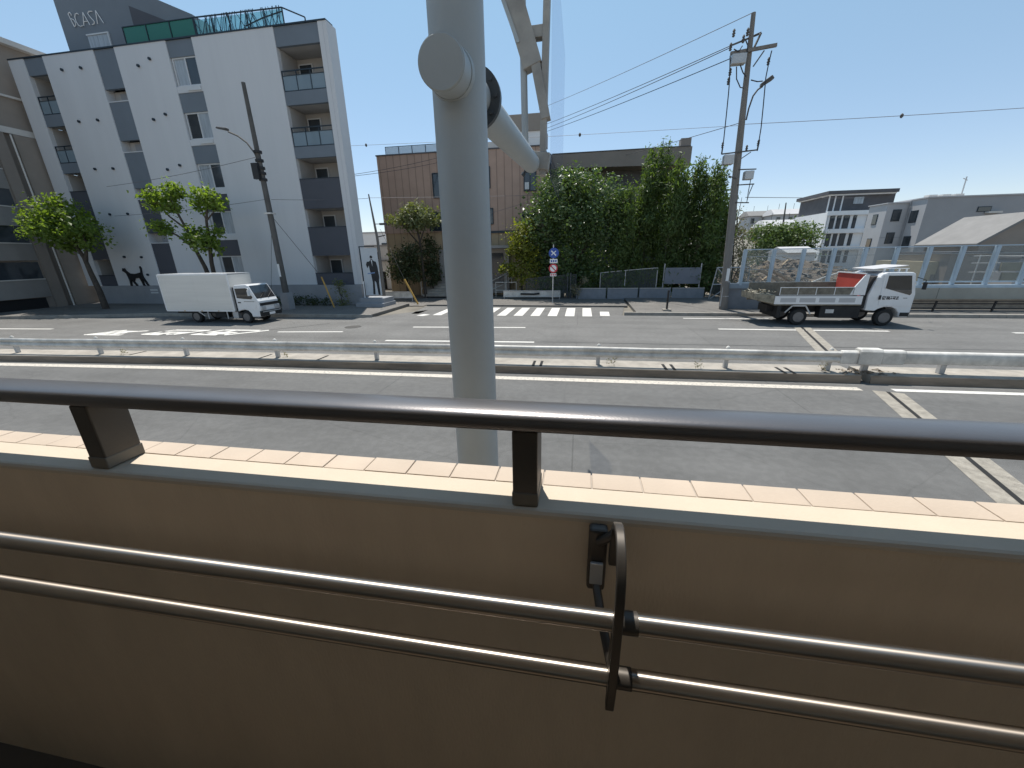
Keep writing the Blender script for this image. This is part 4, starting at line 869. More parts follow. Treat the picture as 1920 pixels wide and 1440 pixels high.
mm=MB(); mm.tube([(-15.55,yn+.05,1.68),(-15.40,yn-.12,1.64),(-15.38,yn-.12,1.4)],.014,6); mm.box(-15.42,-15.36,yn-.19,yn-.07,1.34,1.6); mm.build('mirror',TRUCKW,bt)
boxo('cab_gap',CHASS,bt,-16.48,-16.37,yn+.12,yb-.12,.5,1.7)
MB().box(-16.75,-16.45,yn+.08,yn+.5,.22,.56).build('fuel_box',GALV,bt,bevel=.02); MB().box(-17.8,-17.2,yn+.12,yn+.5,.25,.56).build('battery_box',CHASS,bt,bevel=.02)
MB().bar((-18.62,yn+.03,.57),(-18.30,yn+.03,.34),.05,.02,up=(0,1,0)).build('mudguard',GALV,bt)
for xx in (-18.1,-17.0): boxo('guard_stay',GALV,bt,xx-.02,xx+.02,yn+.02,yn+.06,.2,.57)
for x in (-18.85,-15.98): wheel(bt,x,yn+.16,.30,.2); wheel(bt,x,yb-.16,.30,.2)
# ------------------------------------------------------------ poles, lamps, wires
up=thing('utility_pole','tall concrete utility pole carrying crossarms, transformers and a lamp beside the bamboo','utility pole',(7.34,21.4,0))
def PP(px,py,y=21.4): return AY(px,py,y)
ax=[PP(1355,585),PP(1381,320),PP(1413,24)]
MB().tube([ax[0],ax[1],ax[2]],[.20,.155,.085],16).build('mast',POLEC,up,smooth=True)
def onax(py):
    return PP(1355+(1413-1355)*(585-py)/(585-24),py)
ca=MB(); ca.bar(PP(1367,104)+Vector((0,-.16,0)),PP(1453,88)+Vector((0,-.16,0)),.1,.12); ca.build('crossarm',POLEC,up)
ca=MB(); ca.bar(PP(1366,92)+Vector((0,-.3,0)),PP(1428,58)+Vector((0,.25,0)),.06); ca.bar(PP(1412,92)+Vector((0,-.1,0)),PP(1427,62),.06); ca.build('upper_arm',POLED,up)
ca=MB(); ca.bar(PP(1412,125),PP(1430,98)+Vector((0,-.16,0)),.04); ca.build('arm_brace',POLED,up)
def ins(px,py,s=1.,y=21.2,par=up):
    c=PP(px,py,y); MB().lathe([(.03*s,-.14*s),(.06*s,-.10*s),(.035*s,-.06*s),(.07*s,-.02*s),(.035*s,.03*s),(.06*s,.07*s),(.025*s,.14*s)],c,'z',10).build('insulator',POLED,par,smooth=True)
for px,py in ((1370,88),(1394,73),(1376,62),(1402,60),(1441,115),(1369,135),(1366,152)): ins(px,py)
bx=MB(); c=PP(1384,113,21.1); bx.box(c.x-.28,c.x+.28,c.y-.15,c.y+.15,c.z-.16,c.z+.2); bx.build('switch_box',GALV,up,bevel=.02)
for i,pts in enumerate(([(1369,105),(1368,150),(1366,175),(1362,215),(1357,262),(1353,288)],[(1447,95),(1441,120),(1436,145),(1431,200),(1427,240),(1420,283)],[(1381,125),(1381,148),(1388,164),(1395,165)],[(1388,122),(1393,136),(1399,144)],[(1408,150),(1420,153),(1430,152)],[(1398,75),(1402,85),(1401,98)],[(1376,92),(1385,97),(1392,86)])):
    MB().tube([PP(a,b,21.15) for a,b in pts],.022,6).build('drop_cable',CABLE,up,smooth=True)
la=MB(); la.bar(PP(1353,289,21.2),PP(1420,281,21.2),.05); la.bar(PP(1353,289,21.2),PP(1355,276,21.2),.05); la.bar(PP(1420,281,21.2),PP(1424,262,21.2),.05); la.build('lower_arm',POLED,up)
la=MB(); la.bar(PP(1386,300),PP(1408,285,21.2),.03); la.build('arm_brace',POLED,up)
for px,py in ((1355,272),(1422,268),(1400,278)): ins(px,py,.9)
for k,(px,py,w_,h_) in enumerate(((1365,300,.42,.4),(1403,329,.38,.36))):
    c=PP(px,py,21.1); MB().box(c.x-w_/2,c.x+w_/2,c.y-.16,c.y+.16,c.z-h_/2,c.z+h_/2).build('cable_box',GALV,up,bevel=.03)
for a,b in (((1385,318),(1418,317)),((1382,347),(1414,345)),((1378,380),(1404,380)),((1381,335),(1366,330))):
    m=MB(); m.bar(PP(*a,21.25),PP(*b,21.25),.045); m.build('step_arm',POLED,up)
MB().tube([PP(1408,335,21.2),PP(1403,360,21.2),PP(1400,380,21.2),PP(1405,362,21.15),PP(1412,346,21.2)],.018,6).build('drop_cable',CABLE,up,smooth=True)
lp=MB().tube([PP(1399,225),PP(1404,203),PP(1412,180),PP(1421,168),PP(1430,162)],.035,8).build('lamp_arm',POLED,up,smooth=True)
hd=MB(); c=PP(1437,153); hd.hull8([c+Vector((-.2,-.14,-.2)),c+Vector((.26,-.16,.06)),c+Vector((.26,.16,.06)),c+Vector((-.2,.14,-.2))],[c+Vector((-.22,-.1,-.06)),c+Vector((.16,-.14,.2)),c+Vector((.16,.14,.2)),c+Vector((-.22,.1,-.06))])
h_=hd.build('lamp_head',POLED,up,bevel=.03); MB().hull8([c+Vector((-.22,-.09,-.15)),c+Vector((.09,-.11,.08)),c+Vector((.09,.11,.08)),c+Vector((-.22,.09,-.15))],[c+Vector((-.22,-.09,-.13)),c+Vector((.09,-.11,.10)),c+Vector((.09,.11,.10)),c+Vector((-.22,.09,-.13))]).build('lens',GALV,up)
for z in (1.0,1.9,2.8,4.2,5.6): q=onax(585-(z*30)); MB().lathe([(.205-.009*z,-.02),(.205-.009*z,.02)],q,'z',16).build('pole_band',GALV,up)
MB().tube([ax[0]+Vector((-.2,-.1,.3)),ax[0]+Vector((-.18,-.1,4.5))],.03,8).build('riser_pipe',GALV,up,smooth=True)
boxo('pole_tag',SIGNW,up,ax[0].x-.17,ax[0].x-.03,ax[0].y-.215,ax[0].y-.205,1.55,2.15)
# lamp pole on the left
lpole=thing('lamp_pole','dark slender pole with a curved lamp arm standing in front of the striped building','lamp post',(-16.85,20.5,0))
LPx=-16.87; Yl=20.5
MB().tube([(LPx,Yl,0),(LPx,Yl,6),(LPx-.03,Yl,11.35)],[.175,.14,.09],14).build('mast',POLED,lpole,smooth=True)
arm=[AY(a,b,Yl) for a,b in ((487,312),(478,288),(463,268),(446,255),(428,247))]
MB().tube(arm,.04,8).build('lamp_arm',POLED,lpole,smooth=True)
c=AY(417,241,Yl); MB().hull8([c+Vector((-.34,-.1,.02)),c+Vector((.28,-.12,-.12)),c+Vector((.28,.12,-.12)),c+Vector((-.34,.1,.02))],[c+Vector((-.3,-.08,.1)),c+Vector((.3,-.1,.0)),c+Vector((.3,.1,.0)),c+Vector((-.3,.08,.1))]).build('lamp_head',POLED,lpole,bevel=.03)
for z in (7.0,7.3,7.55,7.9,8.3): MB().lathe([(.2,-.06),(.2,.06)],(LPx,Yl,z),'z',12).build('clamp_band',BLK,lpole)
boxo('junction_box',BLK,lpole,LPx-.3,LPx+.05,Yl-.32,Yl-.14,7.0,7.75); boxo('clamp_band',LEDGE,lpole,LPx-.2,LPx+.2,Yl-.2,Yl+.2,5.3,5.38)
boxo('pole_tag',SIGNW,lpole,LPx-.06,LPx+.06,Yl-.19,Yl-.176,2.0,2.7); boxo('base_sleeve',PLINTH,lpole,LPx-.24,LPx+.24,Yl-.24,Yl+.24,.14,1.1)
gw=thing('guy_wire','thin guy wire with yellow cover running down right from the dark lamp pole','wire',(-14.2,20.9,.14))
MB().tube([(LPx,Yl,5.3),(-14.62,20.8,1.95)],.012,6).build('wire',CABLE,gw); MB().tube([(-14.62,20.8,1.95),(-14.15,20.85,.2)],.04,8).build('cover',YELP,gw,smooth=True)
tag(MB().tube([(LPx,Yl,5.0),(-18.9,21.5,.2)],.010,6).build('guy_wire',CABLE),'thin uncovered guy wire slanting down left from the dark lamp pole','wire')
sp=thing('slim_pole','slim grey side street pole with a small lamp, left of the tan clad building','utility pole',(-13.6,25.6,0))
q=[AY(722,568,25.6),AY(708,450,25.6),AY(691,364,25.6)]; MB().tube(q,[.13,.09,.04],10).build('mast',POLEC,sp,smooth=True)
m=MB(); m.bar(AY(706,445,25.6),AY(722,441,25.6),.06); m.build('lamp_arm',POLED,sp); c=AY(717,419+3,25.6)
m=MB(); c=AY(719,420,25.6); m.box(c.x-.25,c.x+.2,c.y-.1,c.y+.1,c.z-.06,c.z+.06); m.build('lamp_head',POLED,sp); m=MB(); m.bar(AY(703,420,25.6),AY(715,420,25.6),.04); m.build('lamp_bracket',POLED,sp)
sw=thing('guy_cover','yellow striped guy wire cover leaning over the pavement left of the pillar','guy wire',(-10,23.5,.1))
MB().tube([(-10.85,23.6,1.62),(-10.03,23.45,.08)],.055,10).build('cover',YELP,sw,smooth=True); MB().tube([(-10.85,23.6,1.62),AY(713,430,25.4)],.01,6).build('wire',CABLE,sw)
# overhead wires: catenary between two points
def wire(label,a,b,sag=.25,r=.014,mat=None,beads=()):
    P=[]; 
    for i in range(25):
        t=i/24; p=a.lerp(b,t); P.append(p-Vector((0,0,4*sag*t*(1-t))))
    t_=thing('overhead_wire',label,'wire',tuple(a),'overhead wires')
    MB().tube(P,r,5).build('cable',mat or CABLE,t_,smooth=True)
    for t in beads:
        p=a.lerp(b,t)-Vector((0,0,4*sag*t*(1-t))); MB().lathe([(.015,-.09),(.06,-.04),(.06,.04),(.015,.09)],p,'z',8).build('marker',POLED,t_)
def ext(pa,pb,k): return pb+(pb-pa)*k
Yw=21.4
def span(label,px0,py0,px1,py1,y0,y1,sag=.2,r=.014,mat=None,beads=()):
    wire(label,AY(px0,py0,y0),AY(px1,py1,y1),sag,r,mat,beads)
span('highest wire leaving the tip of the utility pole to the left',1010,205,1413,23,44,21.4,.1,.014,CABLEL)
span('upper of three wires slanting left from the utility pole arms',1000,242,1427,60,44,21.3,.12,.017)
span('middle of three wires slanting left from the utility pole arms',1000,250,1372,88,44,21.2,.12,.017)
span('lowest of three wires slanting left from the utility pole arms',1000,255,1369,110,44,21.2,.12,.017)
span('wire from mid utility pole down behind the glossy tree',1110,306,1392,229,40,21.4,.08,.014)
span('near level wire running right from the utility pole with a marker',1396,233,2150,186,21.4,22,.05,.011,CABLEL,(.42,))
span('faint wire from the utility pole to the striped building with markers',640,274,1392,235,24,21.4,.05,.008,CABLEL,(.08,.66))
span('wire from the striped building to the left edge of the tan clad roof',663,327,850,288,23.8,31,.1,.012)
span('second wire just below the one meeting the tan clad roof edge',663,330,850,298,23.8,31,.1,.012)
span('service wire crossing the tan clad facade below its upper windows',690,371,1020,366,26,29.7,.02,.012,CABLEL)
span('service wire slanting across the tan clad facade to the round tree',905,404,1010,372,29.6,28.5,.02,.012,CABLEL)
span('wire from the dark lamp pole to the left across the white panels',200,350,486,293,22.5,20.5,.12,.012,CABLEL)
span('lower wire from the dark lamp pole across the white panels to the left',215,405,497,374,22.5,20.5,.1,.012,CABLEL)
span('wire from the dark lamp pole to the right fin of the striped building',508,374,690,372,20.5,25.6,.05,.012,CABLEL)
span('thin wire in the pale sky right of the utility pole below its arms',1398,370,1640,371,21.4,70,.02,.015,CABLEL)
# ------------------------------------------------------------ signs, banner, small guard boards
ps=thing('parking_sign','sign post with a blue and a red traffic plate before the tall bushes','sign',(-1.58,24.5,.14))
MB().tube([(-1.58,24.5,.08),(-1.58,24.5,3.5)],.032,10).build('post',GUARD,ps,smooth=True)
pl=MB().lathe([(.30,-.012),(.30,.012)],(-1.55,24.45,3.02),'y',24).build('blue_plate',BLUES,ps)
m=MB(); m.bar((-1.70,24.43,3.15),(-1.42,24.43,2.88),.07,.006,up=(0,1,0)); m.build('white_arrow',SIGNW,pl); m=MB(); m.bar((-1.70,24.426,2.9),(-1.42,24.426,3.14),.05,.006,up=(0,1,0)); m.build('white_bar',SIGNW,pl)
p2_=boxo('supplementary_plate',SIGNW,ps,-1.78,-1.32,24.44,24.455,2.44,2.68)
m=MB(); 
for k in range(3): m.box(-1.72+.13*k,-1.64+.13*k,24.432,24.4395,2.5,2.62)
m.build('plate_marks',BLUES,p2_)
p3_=MB().lathe([(.27,-.012),(.27,.012)],(-1.57,24.45,2.14),'y',24).build('red_plate',REDS,ps)
MB().lathe([(.19,-.004),(.19,.004)],(-1.57,24.432,2.14),'y',24).build('white_disc',SIGNW,p3_); m=MB(); m.bar((-1.7,24.424,2.27),(-1.44,24.424,2.0),.06,.006,up=(0,1,0)); m.build('red_slash',REDS,p3_)
p4_=boxo('supplementary_plate',SIGNW,ps,-1.76,-1.38,24.44,24.455,1.68,1.84); m=MB()
for k in range(3): m.box(-1.72+.12*k,-1.65+.12*k,24.432,24.4395,1.72,1.81)
m.build('plate_marks',REDS,p4_)
bn=thing('advertising_banner','white standing banner printed with a man in a black suit at the striped building corner','sign',(-12.4,22.4,.14))
fr=MB(); fr.box(-12.98,-12.93,22.38,22.43,.14,3.6); fr.box(-12.925,-12.0,22.38,22.43,3.55,3.6); fr.build('frame',RAILD,bn)
MB().tube([(-12.90,22.2,.14),(-12.86,22.2,1.6)],.028,8).build('stand_pole',SIGNW,bn,smooth=True)
bo=boxo('board',BOARDW,bn,-12.90,-11.85,22.41,22.43,.75,3.5)
man=[(-12.42,.8),(-12.36,1.5),(-12.40,1.95),(-12.46,2.25),(-12.48,2.5),(-12.60,2.35),(-12.66,2.55),(-12.58,2.72),(-12.46,2.72),(-12.36,2.78),(-12.33,2.86),(-12.22,2.86),(-12.19,2.78),(-12.0,2.70),(-11.94,2.4),(-11.90,1.85),(-11.96,1.5),(-11.95,.78),(-12.08,.78),(-12.13,1.5),(-12.22,1.62),(-12.24,1.5),(-12.28,.8)]
pr_=MB().prism(man,22.402,22.4095,'y').build('printed_suit',SUIT,bo)
MB().lathe([(.085,-.003),(.085,.003)],(-12.28,22.405,2.98),'y',16).build('printed_head',SUIT,bo)
MB().prism([(-12.31,2.82),(-12.24,2.82),(-12.25,2.45)],22.397,22.4015,'y').build('printed_shirt',SIGNW,bo)
MB().prism([(-12.62,2.0),(-12.62,2.06),(-12.15,2.12),(-12.15,2.05)],22.397,22.4015,'y').build('printed_card',pm('print_blue',(.2,.3,.5),.6),bo)
MB().box(-13.2,-11.4,21.6,23.2,.005,.35).box(-13.1,-11.5,21.9,23.2,.352,.62).build('entrance_step',PLINTH,None)
tag(bpy.data.objects['entrance_step'],'low dark stepped block below the suit banner at the corner','step')
def board(label,x0,x1,z0,z1,y,mat,group=None,rail=True):
    t=thing('guard_board',label,'barrier',(x0,y,0),group)
    MB().box(x0,x1,y,y+.05,z0,z1).build('board',mat,t,bevel=.008)
    for x in (x0+.06,x1-.06): MB().tube([(x,y+.08,-.03),(x,y+.08,z1-.02)],.035,8).build('post',GALV,t,smooth=True)
    if rail: m=MB(); m.bar((x0,y-.02,z0),(x1,y-.02,z0),.04); m.bar((x0,y-.02,z1),(x1,y-.02,z1),.04); m.build('rail',GALV,t)
    return t
board('white guard board right of the pillar in front of the yellow green shrub',-5.1,-1.2,.22,.62,26.6,GUARD,'guard boards by the fence')
m=MB(); m.tube([(-3.9,26.55,.42),(-3.0,26.55,.40),(-2.6,26.55,.45)],.06,8); tag(m.build('black_bundle',BLK,None,(-3.4,26.55,.42)),'black rolled bundle tied to the white guard board right of the pillar','bundle')
board('white guard board left of the pillar below the dark bush',-14.6,-11.3,.25,.66,25.6,GUARD,'guard boards by the fence')
GB=['grey guard board nearest the sign post, with a plant at its end','second grey guard board from the sign post','third grey guard board, below the left edge of the blank notice board','grey guard board below the blank notice board, next to the gate']
for k in range(4): board(GB[k],-.15+2.03*k,1.78+2.03*k,.0,.76,26.7,GUARDB,'guard boards by the fence')
tree('white_flowered_plant','pale spotted plant at the left end of the grey guard boards','plant',(-.1,26.4,0),[(-.1,26.4,.75,.3,.25,.35),(.3,26.5,1.3,.2,.2,.4)],420,.1,L_DRY,[([(-.05,26.4,0),(-.05,26.4,.7)],.02,.01)],seed=90)
# wire mesh fence
MESHM=bpy.data.materials.new('chain_mesh'); MESHM.use_nodes=True
def mk_mesh(m):
    N=m.node_tree.nodes; L=m.node_tree.links; b=N['Principled BSDF']; b.inputs['Base Color'].default_value=(.10,.12,.12,1)
    g=N.new('ShaderNodeNewGeometry'); s=N.new('ShaderNodeSeparateXYZ'); L.new(g.outputs['Position'],s.inputs[0])
    def tri(sgn):
        a=N.new('ShaderNodeMath'); a.operation='MULTIPLY_ADD'; a.inputs[1].default_value=sgn; L.new(s.outputs[2],a.inputs[0]); L.new(s.outputs[0],a.inputs[2])
        f=N.new('ShaderNodeMath'); f.operation='PINGPONG'; f.inputs[1].default_value=.04; L.new(a.outputs[0],f.inputs[0])
        c=N.new('ShaderNodeMath'); c.operation='LESS_THAN'; c.inputs[1].default_value=.007; L.new(f.outputs[0],c.inputs[0]); return c
    mx=N.new('ShaderNodeMath'); mx.operation='MAXIMUM'; L.new(tri(1).outputs[0],mx.inputs[0]); L.new(tri(-1).outputs[0],mx.inputs[1])
    t=N.new('ShaderNodeBsdfTransparent'); x=N.new('ShaderNodeMixShader'); L.new(mx.outputs[0],x.inputs[0]); L.new(t.outputs[0],x.inputs[1]); L.new(b.outputs[0],x.inputs[2]); L.new(x.outputs[0],N['Material Output'].inputs['Surface'])
mk_mesh(MESHM)
wf=thing('wire_fence','dark chain link fence with thin posts running below the tall bushes','fence',(2,27.2,0))
tops=[(-3.6,1.35),(-2.3,1.5),(-1.0,1.6),(-.2,1.62)]; t2=[(1.4,1.72),(3.0,1.86),(5.0,2.0)]; t3=[(5.2,2.12),(7.7,2.2)]
for tt in (tops,t2):
    m=MB()
    for (a,b),(c,d) in zip(tt,tt[1:]): m.bar((a,27.2,b),(c,27.2,d),.035)
    m.build('top_rail',GALV if tt is t2 else STEELD,wf)
    m=MB()
    for (a,b),(c,d) in zip(tt,tt[1:]): m.add([(a,27.22,.05),(c,27.22,.05),(c,27.22,d),(a,27.22,b)],[(0,1,2,3)])
    m.build('mesh',MESHM,wf)
    for a,b in tt: MB().tube([(a,27.2,0),(a,27.2,b)],.03,8).build('post',GALV if tt is t2 else STEELD,wf,smooth=True)
for x in (-.75,-.55): MB().tube([(x,27.1,0),(x,27.1,1.75)],.05,8).build('post',STEELD,wf,smooth=True)
nb=thing('notice_board','blank grey notice board on two posts in the wire fence','sign',(6.5,27.1,0))
MB().box(5.45,7.6,27.02,27.06,1.0,2.0).build('board',pm('blank_board',(.17,.185,.22),.5,0,.08,1),nb)
for x in (5.4,7.62): MB().tube([(x,27.1,0),(x,27.1,2.25)],.04,8).build('post',GALV,nb,smooth=True)
gt=thing('gate','galvanised tube gate with diagonal braces left of the utility pole','gate',(8.1,26.5,0))
P=lambda x,z:(x,26.4,z)
for nm,a,b in (('frame_tube',(8.1,.1),(8.35,2.0)),('frame_tube',(8.35,2.0),(10.2,2.0)),('frame_tube',(8.1,.1),(10.2,.1)),('brace',(8.35,2.0),(9.3,1.0)),('brace',(8.15,.1),(9.3,1.0)),('frame_tube',(8.2,1.0),(10.2,1.0)),('frame_tube',(10.2,.1),(10.2,2.0))):
    MB().tube([P(*a),P(*b)],.03,8).build(nm,GALV,gt,smooth=True)
m=MB().add([P(8.12,.1),P(10.2,.1),P(10.2,2.0),P(8.36,2.0)],[(0,1,2,3)]); m.build('mesh',MESHM,gt)
bl=thing('bollard','short black bollard on the kerb corner right of the zebra stripes','bollard',(4.45,20.75,.14))
MB().tube([(4.45,20.75,.14),(4.45,20.75,1.15)],.05,10).build('post',BLK,bl,smooth=True); boxo('base',CONC,bl,4.25,4.65,20.6,20.9,.141,.22)
# ------------------------------------------------------------ clear noise barrier
nbz=thing('noise_barrier','clear panel noise barrier with leaning pale blue posts above a beige parapet','barrier',(14,21.6,0))
xp=[8.0+1.3*k for k in range(17)]
for x in xp:
    MB().hull8([(x-.07,21.5,1.30),(x+.07,21.5,1.30),(x+.07,21.66,1.30),(x-.07,21.66,1.30)],[(x-.10,21.45,2.98),(x+.06,21.45,2.98),(x+.06,21.6,2.98),(x-.10,21.6,2.98)]).build('post',BLUEP,nbz,bevel=.02)
MB().box(7.9,29.2,21.46,21.54,2.985,3.03).build('top_rail',BLUEP,nbz)
MB().box(7.9,29.2,21.67,21.71,1.40,1.46).build('bottom_rail',BLUEP,nbz); MB().box(7.9,29.2,21.68,21.71,2.66,2.69).build('mid_rail',GALV,nbz); MB().box(7.9,12.8,21.68,21.71,2.05,2.08).build('mid_rail',GALV,nbz)
for a,b in zip(xp,xp[1:]): boxo('pane',PANEC,nbz,a+.07,b-.07,21.60,21.61,1.46,2.98)
boxo('parapet',BEIGEC,nbz,12.9,30,21.35,21.72,.66,1.17); boxo('parapet_top',BLUEP,nbz,12.9,30,21.45,21.7,1.171,1.30)
boxo('parapet_joint',BLK,nbz,16.5,16.515,21.348,21.3495,.66,1.17)
boxo('blue_beam',pm('blue_grey_beam',(.26,.31,.36),.5,.1,.1,2),nbz,7.3,12.88,21.5,21.6,1.17,1.42)
boxo('lower_wall',GUARDB,nbz,7.4,12.88,21.65,21.7,0.14,1.16)
boxo('back_wall',CONC,nbz,12.9,30,21.9,22.1,.0,.655)
pr=thing('pedestrian_rail','low black tubular railing in front of the beige parapet','railing',(16,21.1,0))
for z in (.30,.50): MB().tube([(13.5,20.95,z),(30,20.95,z)],.022,8).build('rail',BLK,pr,smooth=True)
MB().tube([(13.5,20.95,.62),(30,20.95,.62)],.018,8).build('rail',BLK,pr,smooth=True)
for x in (13.9,16.2,18.5,20.8,23.1): MB().bar((x,20.95,.1),(x+.08,20.95,.64),.06).build('post',BLK,pr)
# demolition rubble beyond the barrier
mb=MB(); nx,ny=46,26; rg=random.Random(77)
def rh(x,y): return max(0,2.2*math.exp(-((x-15)/5.0)**2-((y-32)/5.5)**2))+.6*math.exp(-((x-11)/2.5)**2-((y-27)/3.)**2)
for j in range(ny+1):
    for i in range(nx+1):
        x=9.6+14*i/nx; y=23+20*j/ny; h=rh(x,y); mb.v.append((x,y,h+(rg.uniform(-.18,.18) if h>.1 else 0)-.02))
for j in range(ny):
    for i in range(nx): a=j*(nx+1)+i; mb.f.append((a,a+1,a+nx+2,a+nx+1)); mb.m.append(0)
mb.mat(1)
for k in range(1100):
    x=10+rg.random()*12; y=24+rg.random()*14; h=rh(x,y); s=rg.uniform(.05,.26)
    if h<.15: continue
    c=Vector((x,y,h+.03)); P=[c+Vector((rg.uniform(-s,s),rg.uniform(-s,s),rg.uniform(-s*.5,s*.6))) for _ in range(6)]
    mb.cur=rg.choice((1,1,2)); mb.add(P,[(0,1,2),(0,2,3),(0,3,1),(4,2,1),(4,3,2),(4,1,3),(5,1,2),(5,2,3)])
mb.mat(3)
for k in range(60):
    x=10.5+rg.random()*8; y=25+rg.random()*8; h=rh(x,y); a=rg.uniform(0,3.1); l=rg.uniform(.5,1.6); d=Vector((math.cos(a)*l,math.sin(a)*l,rg.uniform(-.2,.35)*l))
    c=Vector((x,y,h+.12)); mb.bar(c-d/2,c+d/2,.09,.05)
tag(mb.build('rubble_heap',[SOIL,RUBB,CONCD,TIMB]),'heap of brown demolition rubble seen through the clear barrier','rubble',kind='stuff')
for lab,a,b in (('long pale timber beam leaning on the rubble heap',(10.6,25.5,2.05),(13.2,26.5,.9)),('second timber beam lying just under the pale one on the rubble',(10.2,25.2,1.95),(12.6,25.9,.75))):
    m=MB(); m.bar(a,b,.22,.12); tag(m.build('timber_beam',TIMB,None,a),lab,'beam','timber beams on the rubble')
tag(MB().tube([(12.0,24.4,.9),(13.2,24.3,1.5),(13.9,24.3,1.75),(14.3,24.3,1.72)],.04,8).build('bent_pipe',LEDGE,None,(12,24.4,.9),smooth=True),'white bent pipe sticking up from the rubble behind the dump truck','pipe')
# ------------------------------------------------------------ buildings on the right
def pane_rects(rects,y,par,gm=WIN,proud=.05):
    for (a,b,c,d) in rects:      # pixel rect on the facade plane, squared up
        p=AY((a+c)/2,(b+d)/2,y); hw=abs(AY(c,(b+d)/2,y).x-AY(a,(b+d)/2,y).x)/2; hh=abs(AY((a+c)/2,b,y).z-AY((a+c)/2,d,y).z)/2
        f=MB().box(p.x-hw,p.x+hw,y-.04,y-.003,p.z-hh,p.z+hh).build('window',RAILD,par); boxo('pane',gm,f,p.x-hw+.06,p.x+hw-.06,y-.06,y-.041,p.z-hh+.06,p.z+hh-.06)
wb=thing('white_building','white balconied block with a dark set back top storey beyond the barrier','building',(34,60,0))
Yb=60
MB().box(31.3,36.9,Yb,68,0,7.4).build('wall',HOUSEW,wb)
for z in (7.0,4.85,2.75): boxo('floor_band',HOUSEW,wb,31.1,37.0,Yb-.35,Yb-.002,z,z+.5)
MB().box(31.6,39.2,Yb+1.2,68,7.402,9.5).build('top_storey',ROOFD,wb); MB().box(31.1,39.0,Yb+.4,68.3,9.55,9.95).build('roof',ROOFD,wb); MB().box(31.3,38.9,Yb+.6,68,9.42,9.548).build('roof_soffit',HOUSEW,wb)
for x in (31.65,32.35,33.2): boxo('top_mullion',HOUSEW,wb,x,x+.14,Yb+1.1,Yb+1.198,7.45,9.41)
boxo('top_window',WINL,wb,34.6,35.7,Yb+1.12,Yb+1.195,8.4,9.2)
for z0,z1 in ((5.4,6.95),(3.3,4.8),(1.2,2.7)):
    for x0,x1 in ((31.7,32.25),(32.5,33.0),(33.25,33.95),(34.35,34.75),(35.9,36.5)):
        f=MB().box(x0,x1,Yb-.05,Yb-.003,z0,z1).build('window',RAILD,wb); boxo('pane',WIN,f,x0+.05,x1-.05,Yb-.07,Yb-.051,z0+.05,z1-.05)
MB().tube([(31.2,59.6,0),(31.2,59.6,7)],.06,8).build('drain_pipe',GALV,wb)
gb=thing('grey_building','long light grey apartment block with a bay and plain shade-toned side wall','building',(38,45,0))
Yg=45
MB().box(31.6,80,Yg,49.5,0,7.25).build('wall',HOUSEGD,gb)  # front face's shade put into a darker grey than the lit end
MB().box(31.58,31.598,Yg,49.4,0,7.25).build('end_wall',HOUSEG,gb); boxo('roof_edge',HOUSEG,gb,31.5,80,Yg-.08,49.6,7.252,7.36)
MB().box(29.7,31.578,47,49.6,0,7.05).build('bay',HOUSEG,gb); MB().box(29.6,31.5,46.9,49.7,7.052,7.15).build('bay_roof',HOUSEG,gb); boxo('bay_joint',HOUSEGD,gb,29.69,31.57,46.99,46.999,3.9,3.95)
pane_rects([(1672,393,1688,415),(1660,436,1675,457)],47,gb)
for z in (5.2,2.9): f=boxo('window',RAILD,gb,31.55,31.577,45.7,46.6,z,z+1.1); boxo('pane',WIN,f,31.53,31.549,45.76,46.54,z+.06,z+1.04)
for z in (5.2,2.9): f=boxo('window',RAILD,gb,29.665,29.697,48.0,48.7,z,z+1.0); boxo('pane',WIN,f,29.645,29.664,48.05,48.65,z+.06,z+.94)
MB().tube([(31.5,46.85,0),(31.5,46.85,7.2)],.05,8).build('drain_pipe',HOUSEGD,gb)
pane_rects([(1832,387,1858,397)],45,gb); boxo('sunlit_hood',LEDGE,gb,*(lambda p,q:(p.x,q.x,44.6,44.95,p.z-.1,p.z+.05))(AY(1846,398,45),AY(1872,398,45)))
for k in range(4): xx=33+k*2.7; boxo('panel_joint',HOUSEG,gb,40+6*k,40.03+6*k,Yg-.006,Yg-.001,0,7.25)
for px in (1745,1770,1794): p=AY(px,368,47); boxo('roof_vent',LEDGE,gb,p.x-.35,p.x+.35,46.7,47.3,7.37,7.37+.32)
an=MB(); a=AY(1803,364,47); an.bar(a,AY(1813,331,47),.07); an.bar(AY(1806,334,47),AY(1814,338,47),.05); an.build('roof_antenna',GALV,gb)
hs=thing('gabled_house','house with broad grey gable roof behind the clear barrier at the right edge','house',(28,30,0))
e0=AY(1820,457,30); ap_=AY(1935,396,30); xe,ze,xr,zr=e0.x,e0.z,ap_.x,ap_.z; yb_=AX(1716,452,xe).y
xw=2*xr-xe
m=MB(); m.prism([(xe,ze),(xr,zr),(xw,ze),(xw,ze-.15),(xr,zr-.17),(xe,ze-.15)],29.6,yb_,'y'); m.build('roof',ROOFG,hs)
m=MB(); m.prism([(xe+.5,0),(xe+.5,ze-.05),(xr,zr-.2),(xw-.5,ze-.05),(xw-.5,0)],30,yb_-.3,'y'); m.build('wall',TAUPE,hs)
window(xe+2.2,xe+3.6,1.0,2.2,30,hs,1)
bh=thing('beige_house','small beige house with one white framed window seen through the barrier','house',(18.5,26,0))
p=AY(1742,487,26); q=AY(1800,530,26); MB().box(p.x,q.x+.6,26,30,0,p.z-.1).build('wall',HOUSEB,bh); MB().box(p.x+.9,q.x+.8,25.9,30.1,p.z-.098,p.z+.35).build('roof',ROOFD,bh)
